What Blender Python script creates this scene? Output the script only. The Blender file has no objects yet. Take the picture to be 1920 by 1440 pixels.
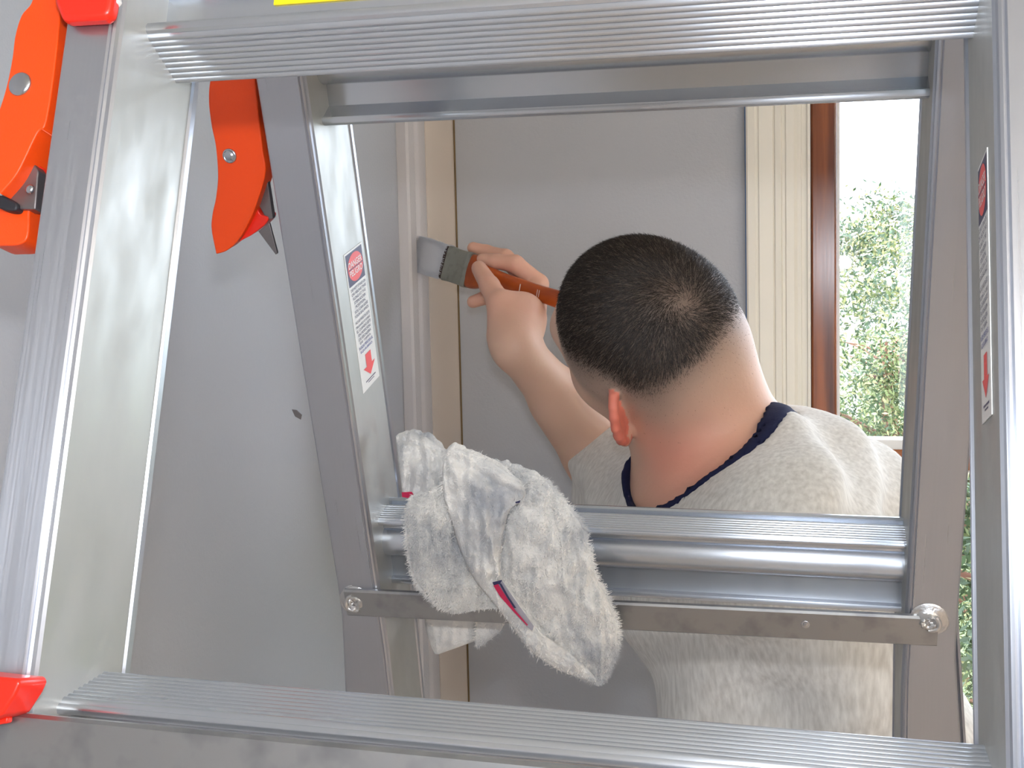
import bpy, bmesh, math, random
import numpy as np
from mathutils import Vector, Matrix, noise
random.seed(7); rng = np.random.default_rng(7)
C = bpy.context.scene.collection
scene = bpy.context.scene

# ------------------------------------------------------------------ camera
F = 2160.0                       # focal length in pixels of the 1920 frame
down = np.array([.0226, .9968, .0767]); down /= np.linalg.norm(down)
fh = np.array([0, 0, 1.]) - down * down[2]; fh /= np.linalg.norm(fh)
rh = np.cross(down, fh)
TH = math.radians(16)            # the back wall is turned 16 degrees to the view
Xc = math.cos(TH) * rh - math.sin(TH) * fh
Yc = math.sin(TH) * rh + math.cos(TH) * fh
M = np.array([Xc, Yc, -down])    # view axes (right, down, forward) to world axes
CAM = np.array([0, 0, 1.5])
def W(p):                        # point measured from the camera to world
    return CAM + np.asarray(p, float) @ M.T
def D_(v): return np.asarray(v, float) @ M.T
def P(px, py, z): return np.array([(px - 960) / F * z, (py - 720) / F * z, z])

cam = bpy.data.cameras.new('camera'); camo = bpy.data.objects.new('camera', cam); C.objects.link(camo)
cam.sensor_width = 36; cam.lens = F * 36 / 1920; cam.clip_start = .02
rt, up, bk = D_([1, 0, 0]), D_([0, -1, 0]), D_([0, 0, -1])
mw = Matrix([[rt[i], up[i], bk[i], CAM[i]] for i in range(3)] + [[0, 0, 0, 1]])
camo.matrix_world = mw
scene.camera = camo

# ------------------------------------------------------------------ light
vs = scene.view_settings
vs.view_transform = 'Standard'; vs.look = 'None'; vs.gamma = 1; vs.use_curve_mapping = False
vs.exposure = 0.36
wd = bpy.data.worlds.new('sky'); scene.world = wd; wd.use_nodes = True
nt = wd.node_tree; nt.nodes.clear()
wo = nt.nodes.new('ShaderNodeOutputWorld'); wb = nt.nodes.new('ShaderNodeBackground')
ramp = nt.nodes.new('ShaderNodeValToRGB'); tc = nt.nodes.new('ShaderNodeTexCoord'); sx = nt.nodes.new('ShaderNodeSeparateXYZ')
nt.links.new(tc.outputs['Generated'], sx.inputs[0]); nt.links.new(sx.outputs['Z'], ramp.inputs[0])
ramp.color_ramp.elements[0].color = (.72, .80, .92, 1); ramp.color_ramp.elements[1].color = (.80, .88, 1, 1)
nt.links.new(ramp.outputs[0], wb.inputs[0]); wb.inputs[1].default_value = 5.6
nt.links.new(wb.outputs[0], wo.inputs[0])

def area(name, loc, direction, sx_, sy_, power, col, portal=False):
    l = bpy.data.lights.new(name, 'AREA'); l.shape = 'RECTANGLE'; l.size = sx_; l.size_y = sy_
    l.energy = power; l.color = col
    if portal: l.cycles.is_portal = True
    o = bpy.data.objects.new(name, l); C.objects.link(o); o.location = loc
    o.rotation_euler = Vector(direction).to_track_quat('-Z', 'Y').to_euler(); return o
# flash unit just above the lens
area('camera_flash', W([0.004, -.066, -.005]), D_([0.02, 0.08, 1]), .03, .018, 1.8, (.86, .92, 1.0))

# ------------------------------------------------------------------ helpers
def lin(r, g, b):
    f = lambda c: ((c / 255 + .055) / 1.055) ** 2.4 if c / 255 > .04045 else c / 255 / 12.92
    return (f(r), f(g), f(b), 1)
def mat(name, col, rough=.5, metal=0., spec=.5, **kw):
    m = bpy.data.materials.new(name); m.use_nodes = True
    b = m.node_tree.nodes['Principled BSDF']
    b.inputs['Base Color'].default_value = col; b.inputs['Roughness'].default_value = rough
    b.inputs['Metallic'].default_value = metal; b.inputs['Specular IOR Level'].default_value = spec
    for k, v in kw.items(): b.inputs[k.replace('_', ' ')].default_value = v
    return m
def nodes(m): return m.node_tree, m.node_tree.nodes['Principled BSDF']
def add_noise(m, scale, colA=None, colB=None, bump=0., detail=3, stretch=None, coord='Object', rough=None, lo=.35, hi=.65, dist=.001):
    t, b = nodes(m); L = t.links
    tc = t.nodes.new('ShaderNodeTexCoord'); mp = t.nodes.new('ShaderNodeMapping'); n = t.nodes.new('ShaderNodeTexNoise')
    L.new(tc.outputs[coord], mp.inputs[0]); L.new(mp.outputs[0], n.inputs['Vector'])
    if stretch: mp.inputs['Scale'].default_value = stretch
    n.inputs['Scale'].default_value = scale; n.inputs['Detail'].default_value = detail
    if colA is not None:
        r = t.nodes.new('ShaderNodeValToRGB'); r.color_ramp.elements[0].position = lo; r.color_ramp.elements[1].position = hi
        r.color_ramp.elements[0].color = colA; r.color_ramp.elements[1].color = colB
        L.new(n.outputs['Fac'], r.inputs[0]); L.new(r.outputs[0], b.inputs['Base Color'])
    if rough:
        mr = t.nodes.new('ShaderNodeMapRange'); mr.inputs[3].default_value = rough[0]; mr.inputs[4].default_value = rough[1]
        mr.inputs[1].default_value = .3; mr.inputs[2].default_value = .7
        L.new(n.outputs['Fac'], mr.inputs[0]); L.new(mr.outputs[0], b.inputs['Roughness'])
    if bump:
        bp = t.nodes.new('ShaderNodeBump'); bp.inputs['Strength'].default_value = bump; bp.inputs['Distance'].default_value = dist
        L.new(n.outputs['Fac'], bp.inputs['Height'])
        if b.inputs['Normal'].is_linked:
            L.new(b.inputs['Normal'].links[0].from_socket, bp.inputs['Normal'])
        L.new(bp.outputs[0], b.inputs['Normal'])
    return m
ORG = {}
def link(name, me, parent=None):
    o = bpy.data.objects.new(name, me); C.objects.link(o)
    if parent: o.parent = parent
    return o
def thing(name, label, cat, loc, group=None):
    o = bpy.data.objects.new(name, None); C.objects.link(o); o.location = loc; o.empty_display_size = .05
    o['label'] = label; o['category'] = cat
    if group: o['group'] = group
    ORG[o.name] = np.array(loc, float); return o
def tag(o, label, cat, group=None):
    o['label'] = label; o['category'] = cat
    if group: o['group'] = group
def root_of(p):
    while p.parent: p = p.parent
    return p
def make(name, V, Fc, m, parent=None, smooth=None, uv=None, mats=None, midx=None):
    """V world points; child meshes are stored relative to their thing's base"""
    V = np.asarray(V, float)
    org = ORG.get(root_of(parent).name, np.zeros(3)) if parent else V.mean(0)
    if parent is None: org = np.array([V[:, 0].mean(), V[:, 1].mean(), V[:, 2].min()])
    me = bpy.data.meshes.new(name)
    me.from_pydata((V - org).tolist(), [], [list(map(int, f)) for f in Fc]); me.update()
    o = link(name, me, parent)
    if parent is None: o.location = org
    for mm in (mats or [m]): me.materials.append(mm)
    if midx is not None: me.polygons.foreach_set('material_index', np.asarray(midx, dtype=np.int32))
    if smooth is not None:
        me.polygons.foreach_set('use_smooth', [True] * len(me.polygons))
        if smooth < 179: me.set_sharp_from_angle(angle=math.radians(smooth))
    if uv is not None:
        l = me.uv_layers.new(name='UVMap'); vi = np.empty(len(me.loops), dtype=np.int32)
        me.loops.foreach_get('vertex_index', vi); l.data.foreach_set('uv', np.asarray(uv, float)[vi].ravel())
    return o
class MB:
    def __init__(s): s.V = []; s.F = []; s.U = []; s.I = []
    def add(s, V, F, U=None, mi=0):
        b = len(s.V); s.V += [list(map(float, v)) for v in V]; s.F += [[b + i for i in f] for f in F]
        s.U += ([list(u) for u in U] if U is not None else [[0, 0]] * len(V)); s.I += [mi] * len(F)
    def box(s, lo, hi, mi=0):
        x0, y0, z0 = lo; x1, y1, z1 = hi
        V = [(x0, y0, z0), (x1, y0, z0), (x1, y1, z0), (x0, y1, z0), (x0, y0, z1), (x1, y0, z1), (x1, y1, z1), (x0, y1, z1)]
        s.add(V, [(0, 3, 2, 1), (4, 5, 6, 7), (0, 1, 5, 4), (1, 2, 6, 5), (2, 3, 7, 6), (3, 0, 4, 7)], mi=mi)
    def tube(s, pts, rad, n=10, cap=True, mi=0, squash=None):
        pts = [np.asarray(p, float) for p in pts]; k = len(pts)
        if not hasattr(rad, '__len__'): rad = [rad] * k
        rings = []; prev = None
        for i, p in enumerate(pts):
            t = pts[min(i + 1, k - 1)] - pts[max(i - 1, 0)]; t = t / (np.linalg.norm(t) + 1e-12)
            if prev is None:
                a = np.array([0, 0, 1.]) if abs(t[2]) < .9 else np.array([1., 0, 0])
                x = np.cross(t, a)
            else: x = prev - t * (prev @ t)
            x /= np.linalg.norm(x); prev = x; y = np.cross(t, x)
            rings.append([p + rad[i] * (math.cos(2 * math.pi * j / n) * x + math.sin(2 * math.pi * j / n) * y) for j in range(n)])
        V = [v for r in rings for v in r]; Fc = []
        for i in range(k - 1):
            for j in range(n):
                Fc.append((i * n + j, i * n + (j + 1) % n, (i + 1) * n + (j + 1) % n, (i + 1) * n + j))
        if cap: Fc += [tuple(range(n))[::-1], tuple((k - 1) * n + j for j in range(n))]
        s.add(V, Fc, mi=mi)
    def rings(s, rings, cap=True, closed=True, mi=0, U=None):
        k = len(rings); n = len(rings[0]); V = [v for r in rings for v in r]; Fc = []
        for i in range(k - 1):
            for j in range(n if closed else n - 1):
                Fc.append((i * n + j, i * n + (j + 1) % n, (i + 1) * n + (j + 1) % n, (i + 1) * n + j))
        if cap: Fc += [tuple(range(n))[::-1], tuple((k - 1) * n + j for j in range(n))]
        s.add(V, Fc, U, mi)
    def build(s, name, m, parent=None, smooth=None, mats=None):
        if not mats: mats = None
        o = make(name, s.V, s.F, m, parent, smooth, s.U, mats, s.I if mats else None)
        bm = bmesh.new(); bm.from_mesh(o.data); bmesh.ops.recalc_face_normals(bm, faces=bm.faces); bm.to_mesh(o.data); bm.free()
        return o
def bevel(o, w, seg=2):
    md = o.modifiers.new('bevel', 'BEVEL'); md.width = w; md.segments = seg; md.limit_method = 'ANGLE'; md.angle_limit = math.radians(35)
    return o
def struct(o): o['kind'] = 'structure'; return o

# ------------------------------------------------------------------ materials
M_wall = mat('grey_wall_paint', lin(180, 181, 185), .62, spec=.3)
add_noise(M_wall, 260, bump=.35, detail=2, dist=.0012)
M_wall2 = mat('side_wall_paint', lin(186, 180, 172), .7)
M_trim = mat('cream_trim_paint', lin(232, 226, 212), .42, spec=.4); add_noise(M_trim, 90, bump=.08, stretch=(1, 1, .08))
M_trimb = mat('beige_casing_paint', lin(228, 214, 200), .5, spec=.35)
M_wet = mat('fresh_white_paint', lin(206, 200, 198), .16, spec=.6); add_noise(M_wet, 420, bump=.35, detail=2)
M_wood = mat('brown_window_wood', lin(120, 66, 36), .22, spec=.6)
add_noise(M_wood, 60, lin(88, 44, 26), lin(150, 84, 46), bump=.15, detail=5, stretch=(1, 1, .06))
M_woodh = mat('orange_window_wood', lin(150, 84, 30), .35)
add_noise(M_woodh, 60, lin(128, 66, 22), lin(172, 98, 38), bump=.1, detail=5, stretch=(.06, 1, 1))
M_strip = mat('weatherstrip_bright_sill', lin(205, 200, 185), .5)
M_caulk = mat('caulk_seam', lin(120, 96, 60), .7)
M_tape = mat('blue_tape', lin(60, 110, 165), .6)
M_ceil = mat('ceiling_paint', lin(225, 222, 215), .8)
M_floor = mat('pale_floor', lin(190, 170, 150), .45); add_noise(M_floor, 12, lin(176, 156, 138), lin(205, 188, 170), stretch=(.1, 1, 1), detail=5)
def glassmat():
    m = bpy.data.materials.new('window_glass'); m.use_nodes = True; t = m.node_tree; t.nodes.clear()
    o = t.nodes.new('ShaderNodeOutputMaterial'); mx = t.nodes.new('ShaderNodeMixShader'); tr = t.nodes.new('ShaderNodeBsdfTransparent')
    gl = t.nodes.new('ShaderNodeBsdfGlossy'); lw = t.nodes.new('ShaderNodeLayerWeight'); pw = t.nodes.new('ShaderNodeMath'); pw.operation = 'POWER'; pw.inputs[1].default_value = 5; fr = t.nodes.new('ShaderNodeMath'); fr.operation = 'MULTIPLY_ADD'; fr.inputs[1].default_value = .9; fr.inputs[2].default_value = .03; t.links.new(lw.outputs['Facing'], pw.inputs[0]); t.links.new(pw.outputs[0], fr.inputs[0]); gl.inputs['Roughness'].default_value = .02
    t.links.new(fr.outputs[0], mx.inputs[0]); t.links.new(tr.outputs[0], mx.inputs[1]); t.links.new(gl.outputs[0], mx.inputs[2]); t.links.new(mx.outputs[0], o.inputs[0]); return m
M_glass = glassmat()
def alu(name, col, rough, metal=.9, streak=(900, 6, 1), bump=.05, aniso=.8):
    m = mat(name, col, rough, metal)
    t, b = nodes(m); tg = t.nodes.new('ShaderNodeTangent'); tg.direction_type = 'UV_MAP'; tg.uv_map = 'UVMap'; t.links.new(tg.outputs[0], b.inputs['Tangent']); b.inputs['Anisotropic'].default_value = aniso
    add_noise(m, 1, coord='UV', stretch=streak, detail=3, rough=(rough * .8, rough * 1.25), bump=bump, dist=.0004)
    return m
M_flange = alu('aluminium_flange', (.47, .49, .54, 1), .34, bump=.02)
M_web = alu('aluminium_web', (.43, .43, .41, 1), .46, .6, streak=(60, 25, 1), bump=.02, aniso=.3)
M_rung = alu('aluminium_rung', (.60, .63, .68, 1), .24, streak=(40, 2, 1), bump=0)
M_brace = mat('aluminium_brace', (.40, .40, .40, 1), .35, .9)
add_noise(M_brace, 60, (.27, .27, .28, 1), (.36, .36, .36, 1), bump=.05, lo=.3, hi=.5)
M_weld = mat('welded_aluminium', (.62, .61, .60, 1), .3, .9); add_noise(M_weld, 300, bump=.5)
M_orange = mat('orange_plastic', lin(240, 74, 10), .38, spec=.45); add_noise(M_orange, 1500, bump=.08, detail=2)
M_red = mat('red_orange_plastic', lin(238, 42, 22), .3, spec=.5)
M_steel = mat('zinc_steel', (.5, .52, .56, 1), .25, 1.)
M_dsteel = mat('dull_steel_plate', (.22, .2, .2, 1), .4, .8)
M_rubber = mat('black_rubber', (.015, .015, .02, 1), .55)
M_yellow = mat('yellow_label', lin(240, 212, 20), .4)
M_white = mat('white_label', lin(228, 226, 222), .4)
M_navy = mat('navy_print', lin(66, 62, 92), .45)
M_redp = mat('red_print', lin(232, 84, 84), .45)
M_blk = mat('grey_print', lin(96, 92, 112), .5)
M_blue = mat('blue_print', lin(70, 74, 140), .5)

# ------------------------------------------------------------------ room
XL = W(P(843, 575, 1.6))[0]; YB = W(P(843, 575, 1.6))[1]    # the corner the painter works at
def wallpt(px, py):       # where the view through a picture point meets the back wall plane
    d = D_(P(px, py, 1.)); t = YB / d[1]; return CAM + d * t
def sidept(px, py):
    d = D_(P(px, py, 1.)); t = XL / d[0]; return CAM + d * t
XR, YF, ZC = 2.5, -2.3, 2.5
xa, xb = wallpt(1402, 570)[0], wallpt(1520, 570)[0]          # casing of the window
wx0, wx1 = xb, xb + 1.15                                     # window opening
z_up, z_lo = wallpt(1700, 846)[2], wallpt(1700, 883)[2]
wz0, wz1 = .42, 2.15
T = .12
m = MB()
m.box((XL - T, YB, 0), (wx0, YB + T, ZC)); m.box((wx1, YB, 0), (XR + T, YB + T, ZC))
m.box((wx0, YB, 0), (wx1, YB + T, wz0)); m.box((wx0, YB, wz1), (wx1, YB + T, ZC))
struct(m.build('wall_back', M_wall))
m = MB(); m.box((XL - T, YF - T, 0), (XL, YB, ZC)); struct(m.build('wall_left', M_wall))
m = MB(); m.box((XR, YF - T, 0), (XR + T, YB, ZC)); struct(m.build('wall_right', M_wall2))
# wall behind the photographer and an unseen window added for ambient daylight
m = MB(); fx0, fx1, fz0, fz1 = .2, 1.7, .9, 2.1
m.box((XL, YF - T, 0), (fx0, YF, ZC)); m.box((fx1, YF - T, 0), (XR, YF, ZC)); m.box((fx0, YF - T, 0), (fx1, YF, fz0)); m.box((fx0, YF - T, fz1), (fx1, YF, ZC))
struct(m.build('wall_front', M_wall2))
m = MB(); m.box((XL - T, YF - T, -.1), (XR + T, YB + T, 0)); struct(m.build('floor', M_floor))
m = MB(); m.box((XL - T, YF - T, ZC), (XR + T, YB + T, ZC + .1)); struct(m.build('ceiling', M_ceil))
for nm, b0, b1 in (('baseboard_back', (XL + .12, YB - .014, 0), (wx0 - .1, YB, .11)), ('baseboard_left', (XL, YF, 0), (XL + .014, YB - .2, .11))):
    m = MB(); m.box(b0, b1); struct(bevel(m.build(nm, M_trim), .004))
# casing strips: moulded profile (offset across, stand-off) swept vertically
def casing(name, x0, x1, prof, z0, z1, m_, side='back'):
    mb = MB(); n = len(prof); R = []
    for z in (z0, z1):
        r = []
        for a, h in prof:
            if side == 'back': r.append((x0 + (x1 - x0) * a, YB - h, z))
            else: r.append((XL + h, x0 + (x1 - x0) * a, z))
        R.append(r)
    mb.rings(R); return struct(mb.build(name, m_, smooth=25))
pr = [(0, 0), (0, .016), (.03, .018), (.14, .018), (.17, .0165), (.19, .0165), (.21, .018), (.42, .0155), (.44, .0135), (.46, .0155), (.55, .0155), (.57, .0125), (.61, .0125),
      (.63, .0145), (.75, .0135), (.80, .0105), (.86, .0105), (.87, .0085), (.95, .0085), (.96, .012), (1, .012), (1, 0)]
casing('trim_1', xa, xb, pr, wz0 - .08, wz1 + .08, M_trim)
casing('trim_2', wx1 + .08, wx1, pr, wz0 - .08, wz1 + .08, M_trim)
def hcasing(name, z0, z1):
    mb = MB(); mb.rings([[(x, YB - h, z0 + (z1 - z0) * a) for a, h in pr] for x in (xa, wx1 + .08)]); return struct(mb.build(name, M_trim, smooth=25))
hcasing('trim_3', wz1 + .08, wz1)
mb = MB(); mb.box((xa - .0024, YB - .0008, wz0), (xa + .0005, YB, wz1 + .05)); struct(mb.build('trim_4', M_tape))
# corner board on the left wall: flat board up to the corner and stepped moulding being painted
ya, yb_ = sidept(790, 570)[1], sidept(752, 570)[1]
mb = MB(); mb.box((XL, ya, .0), (XL + .012, YB - .0008, ZC)); struct(mb.build('trim_5', M_trimb))
mb = MB(); mb.box((XL + .0125, YB - .0014, 0), (XL + .0145, YB, ZC)); struct(mb.build('trim_6', M_caulk))
pm = [(0, 0), (0, .008), (.02, .011), (.06, .0125), (.36, .0125), (.42, .011), (.46, .0085), (.60, .0085), (.64, .0115), (.70, .0145), (.95, .0145), (1, .012), (1, 0)]
casing('trim_7', ya, yb_, pm, 0, ZC, M_wet, 'left')

# window: brown frame, two lights divided by a rail
wn = thing('window_1', 'tall window with brown wooden frame behind the painter', 'window', (wx0, YB, wz0)); wn['kind'] = 'structure'
del wn['category']
fw = wallpt(1563, 570)[0] - wx0 + .004
yo = YB + .012
mb = MB()
mb.box((wx0, yo, wz0), (wx0 + fw, yo + .05, wz1)); mb.box((wx1 - fw, yo, wz0), (wx1, yo + .05, wz1))
bevel(mb.build('window_frame', M_wood, wn), .003)
mb = MB(); mb.box((wx0 + fw, yo, z_lo), (wx1 - fw, yo + .05, z_up)); mb.box((wx0 + fw, yo, wz0), (wx1 - fw, yo + .05, wz0 + .04)); mb.box((wx0 + fw, yo, wz1 - .04), (wx1 - fw, yo + .05, wz1))
bevel(mb.build('window_rail', M_woodh, wn), .002)
mb = MB(); mb.box((wx0 + fw, yo + .006, z_up), (wx0 + fw + .0035, yo + .03, wz1 - .04)); mb.box((wx0 + fw, yo + .004, z_up), (wx1 - fw, yo + .04, z_up + .012))  # second box: sill above the rail, its bright reflection put into the white
mb.box((wx0 + fw, yo + .01, z_lo - .004), (wx1 - fw, yo + .03, z_lo))
mb.build('weatherstrip_bright_sill', M_white, wn)
for a, b in ((z_up + .012, wz1 - .04), (wz0 + .04, z_lo - .004)):
    mb = MB(); mb.box((wx0 + fw, yo + .03, a), (wx1 - fw, yo + .034, b)); mb.build('pane', M_glass, wn)
w2 = thing('added_window', 'window added for ambient daylight, unseen behind the photographer', 'window', (fx0, YF, fz0)); w2['kind'] = 'structure'; del w2['category']
mb = MB(); mb.box((fx0, YF - .08, fz0), (fx0 + .05, YF - .03, fz1)); mb.box((fx1 - .05, YF - .08, fz0), (fx1, YF - .03, fz1)); mb.box((fx0 + .05, YF - .08, fz0), (fx1 - .05, YF - .03, fz0 + .05)); mb.box((fx0 + .05, YF - .08, fz1 - .05), (fx1 - .05, YF - .03, fz1))
mb.build('window_frame', M_wood, w2)
mb = MB(); mb.box((fx0 + .05, YF - .06, fz0 + .05), (fx1 - .05, YF - .056, fz1 - .05)); mb.build('pane', M_glass, w2)
area('daylight_portal', ((wx0 + wx1) / 2, YB + .11, (wz0 + wz1) / 2), (0, -1, 0), wx1 - wx0, wz1 - wz0, 1, (1, 1, 1), True)
area('daylight_portal', ((fx0 + fx1) / 2, YF - .11, (fz0 + fz1) / 2), (0, 1, 0), fx1 - fx0, fz1 - fz0, 1, (1, 1, 1), True)
# added uplighter, out of view: soft warm fill bounced off the ceiling
lx, ly = 1.9, -1.5
lamp = thing('added_uplighter', 'added uplighter for soft warm fill, unseen behind the photographer', 'lamp', (lx, ly, 0))
ringz = lambda r, z: [(lx + r * math.cos(t), ly + r * math.sin(t), z) for t in np.linspace(0, 2 * math.pi, 33)[:-1]]
m = MB(); m.rings([ringz(.14, 0), ringz(.14, .015), ringz(.03, .03)]); m.build('base', M_floor, lamp, 40)
m = MB(); m.tube([(lx, ly, .02), (lx, ly, 1.72)], .012, 16); m.build('pole', M_wood, lamp, 40)
m = MB(); m.rings([ringz(.03, 1.70), ringz(.09, 1.74), ringz(.15, 1.82), ringz(.147, 1.82), ringz(.085, 1.745), ringz(.03, 1.715)]); m.build('lamp_shade', M_ceil, lamp, 60)
ll = bpy.data.lights.new('added_fill_light', 'AREA'); ll.shape = 'DISK'; ll.size = .26; ll.energy = 72; ll.color = (1, .94, .87)
lo = bpy.data.objects.new('added_fill_light', ll); C.objects.link(lo); lo.location = (lx, ly, 1.83); lo.rotation_euler = (math.pi, 0, 0)

# ------------------------------------------------------------------ ladder
al, be, t1, t2 = 0.24674, 0.01275, 0.19505, 0.39234
u = np.array([math.cos(al) * math.cos(be), math.sin(be), -math.sin(al) * math.cos(be)])
n0 = np.array([math.sin(al), 0, math.cos(al)]); n0 -= u * (n0 @ u); n0 /= np.linalg.norm(n0)
v0 = np.cross(n0, u); v0 = v0 if v0[1] > 0 else -v0
class Fr:
    def __init__(s, Pt, n, v, Wd): s.P, s.n, s.v, s.W = np.array(Pt), n, v, Wd
    def c(s, a, w, v): return s.P + u * a + s.n * w + s.v * v
    def w(s, a, w, v): return W(s.c(a, w, v))
    def hit(s, px, py, w=0.):        # (across, along) on the plane at depth w
        r = P(px, py, 1.); t = ((s.P + s.n * w) @ s.n) / (r @ s.n); q = r * t - s.P
        return q @ u, q @ s.v
    def hits(s, px, py, a):          # (depth, along) on the plane of a web
        r = P(px, py, 1.); t = ((s.P + u * a) @ u) / (r @ u); q = r * t - s.P
        return q @ s.n, q @ s.v
near = Fr([-0.14836, -0.14126, 0.43622], math.cos(t1) * n0 + math.sin(t1) * v0, math.cos(t1) * v0 - math.sin(t1) * n0, .30823)
far = Fr([-0.11263, -0.14232, 0.64787], math.cos(t2) * n0 - math.sin(t2) * v0, math.cos(t2) * v0 + math.sin(t2) * n0, .32982)
S, DR = .3048, .0598
base = W(P(960, 720, .75)); base[2] = 0
ladder = thing('stepladder', 'aluminium multi-position ladder standing open with orange locks in front of the painter', 'ladder', base)
def top_v():
    # depth/height in the plane across the rungs where the two frames meet
    A = near.c(0, DR / 2, 0); B = far.c(0, DR / 2, 0)
    d = np.array([(B - A) @ n0, (B - A) @ v0]); a = -np.array([near.v @ n0, near.v @ v0]); b = -np.array([far.v @ n0, far.v @ v0])
    return np.linalg.solve(np.array([a, -b]).T, d)
tn, tf = top_v()
def floor_v(fr): 
    z0, z1 = fr.w(0, DR / 2, 0)[2], fr.w(0, DR / 2, 1)[2]; return (z0 - .03) / (z0 - z1)
def rail(fr, side, Wf, Wb, vs_, offs):
    mm = 1e-3; D = DR
    sec = [(0, 3.5), (0, D / mm - 5), (1, D / mm - 4.3), (1, D / mm - 1), (0, D / mm), (-Wb, D / mm), (-Wb, D / mm - 8), (-Wb + 1.6, D / mm - 8), (-Wb + 1.6, D / mm - 2), (-2, D / mm - 2), (-2, 2.2),
           (-Wf + 1.6, 2.2), (-Wf + 1.6, 9), (-Wf, 9), (-Wf, 1), (-Wf + 1, 0), (-4, 0), (-3.4, .9), (-2.4, .3), (-1.4, .9), (-.9, 2.4)]
    n = len(sec); cum = np.zeros(n)
    for i in range(1, n): cum[i] = cum[i - 1] + math.dist(sec[i], sec[i - 1]) * mm
    V, U, Fc, I = [], [], [], []
    for v, (of, ow) in zip(vs_, offs):
        for i, (s_, w_) in enumerate(sec):
            x = s_ * mm
            if s_ < -8: x -= of
            x -= ow
            a = x if side == 0 else fr.W - x
            V.append(fr.w(a, w_ * mm, v)); U.append((cum[i], v))
    k = len(vs_)
    for j in range(k - 1):
        for i in range(n):
            Fc.append((j * n + i, j * n + (i + 1) % n, (j + 1) * n + (i + 1) % n, (j + 1) * n + i)); I.append(1 if i == 0 else 0)
    Fc += [tuple(range(n)), tuple((k - 1) * n + i for i in range(n))]; I += [0, 0]
    o = make('rail', V, Fc, None, ladder, None, U, [M_flange, M_web], I)
    bm = bmesh.new(); bm.from_mesh(o.data); bmesh.ops.recalc_face_normals(bm, faces=bm.faces); bm.to_mesh(o.data); bm.free()
    return o
def rungprof(f, b, h, g, ribs, flip=False, bl=8., groove=False, rb=8.6):
    """profile (depth, height) in mm, height 0 at the foot of the front edge"""
    top = []; N = ribs * 8
    tb = b - 9 if groove else b
    for i in range(N + 1):
        x = f + 2 + (tb - f - 2) * i / N; ph = i / 8 * math.pi
        top.append((x, h + g * (x - f) / (b - f) - 1.6 + 1.6 * abs(math.sin(ph)) ** .55))
    if groove: top += [(tb + .5, h + g - 4), (tb + 3.5, h + g - 4), (tb + 4, h + g - .2), (tb + 5.5, h + g + .8), (b - 1, h + g)]
    top += [(b, h + g - 2), (b - .5, h + g - 4), (b - 5, h + g - 5)]
    nose = [(f + .9, h - .9), (f + .1, h - 2), (f, h - 3), (f + .6, h - 4.4), (f + 2, h - 5)]
    f2 = f + bl
    body = [(f + 7, h - 5.4), (f + 8, h - 7), (f + 8, h - 10.5)]
    cy, r = h - 10.5 - rb, rb
    for a in np.linspace(math.pi / 2 - .2, -math.pi / 2 + .15, 12): body.append((f + 13 - r * math.cos(a), cy + r * math.sin(a)))
    body += [(f + 14.5, cy - r), (f + 14.5, 9)]
    N2 = ribs * 8; bot = [(f2 + 4, 5), (f2 + .8, 4.6), (f2, 3), (f2 + .3, 1.2), (f2 + 1.5, .3)]
    for i in range(N2 + 1):
        x = f2 + 2 + (b - f2 - 2) * i / N2; ph = i / 8 * math.pi
        bot.append((x, -g * (x - f) / (b - f) + 1.5 - 1.5 * abs(math.sin(ph)) ** .55))
    bot += [(b, -g + 2), (b - 1, -g + 4), (b - 5, -g + 5)]
    pl = list(reversed(top)) + nose + body + bot
    if flip: pl = [(x, h - y) for x, y in pl]
    return pl
def rung(fr, v, prof, m_=None):
    """v = along-rail position of the foot of the front edge"""
    mb = MB(); k = 2; R = []; U = []
    cum = [0]
    for i in range(1, len(prof)): cum.append(cum[-1] + math.dist(prof[i], prof[i - 1]) * 1e-3)
    for a in (-.001, fr.W + .001):
        R.append([fr.w(a, x * 1e-3, v - y * 1e-3) for x, y in prof]); U += [(c_, a) for c_ in cum]
    mb.rings(R, U=U); return mb.build('rung', m_ or M_rung, ladder, smooth=38)
fe = floor_v(near); ff = floor_v(far)
rail(near, 0, 23, 23, [-tn, fe], [(0, 0)] * 2); rail(near, 1, 26, 26, [-tn, fe], [(0, 0)] * 2)
vk = far.hit(1777, 1215)[1]
st = [-tf, vk - .02, vk + .005, vk + .03, vk + .16, ff]
of = [(0, 0), (0, 0), (.0005, 0), (.003, 0), (.013, .004), (.013, .06)]
rail(far, 0, 29, 36, st, of); rail(far, 1, 29, 36, st, of)
ribn = 9
rung(near, 0, rungprof(16.3, 44, 54, 9.3, ribn, bl=1, rb=11))
k = 1
while near.w(0, 0, k * S)[2] > .2:
    rung(near, k * S, rungprof(16.3, 44, 50.6, 9.3, ribn, bl=9)); k += 1
rung(far, 0, rungprof(15, 44, 54, 4, ribn, bl=1, rb=11))
k = 1
while far.w(0, 0, k * S)[2] > .2:
    rung(far, k * S + .0065, rungprof(14, 43, 55, 2, 7, bl=9, groove=True, rb=11)); k += 1
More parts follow.
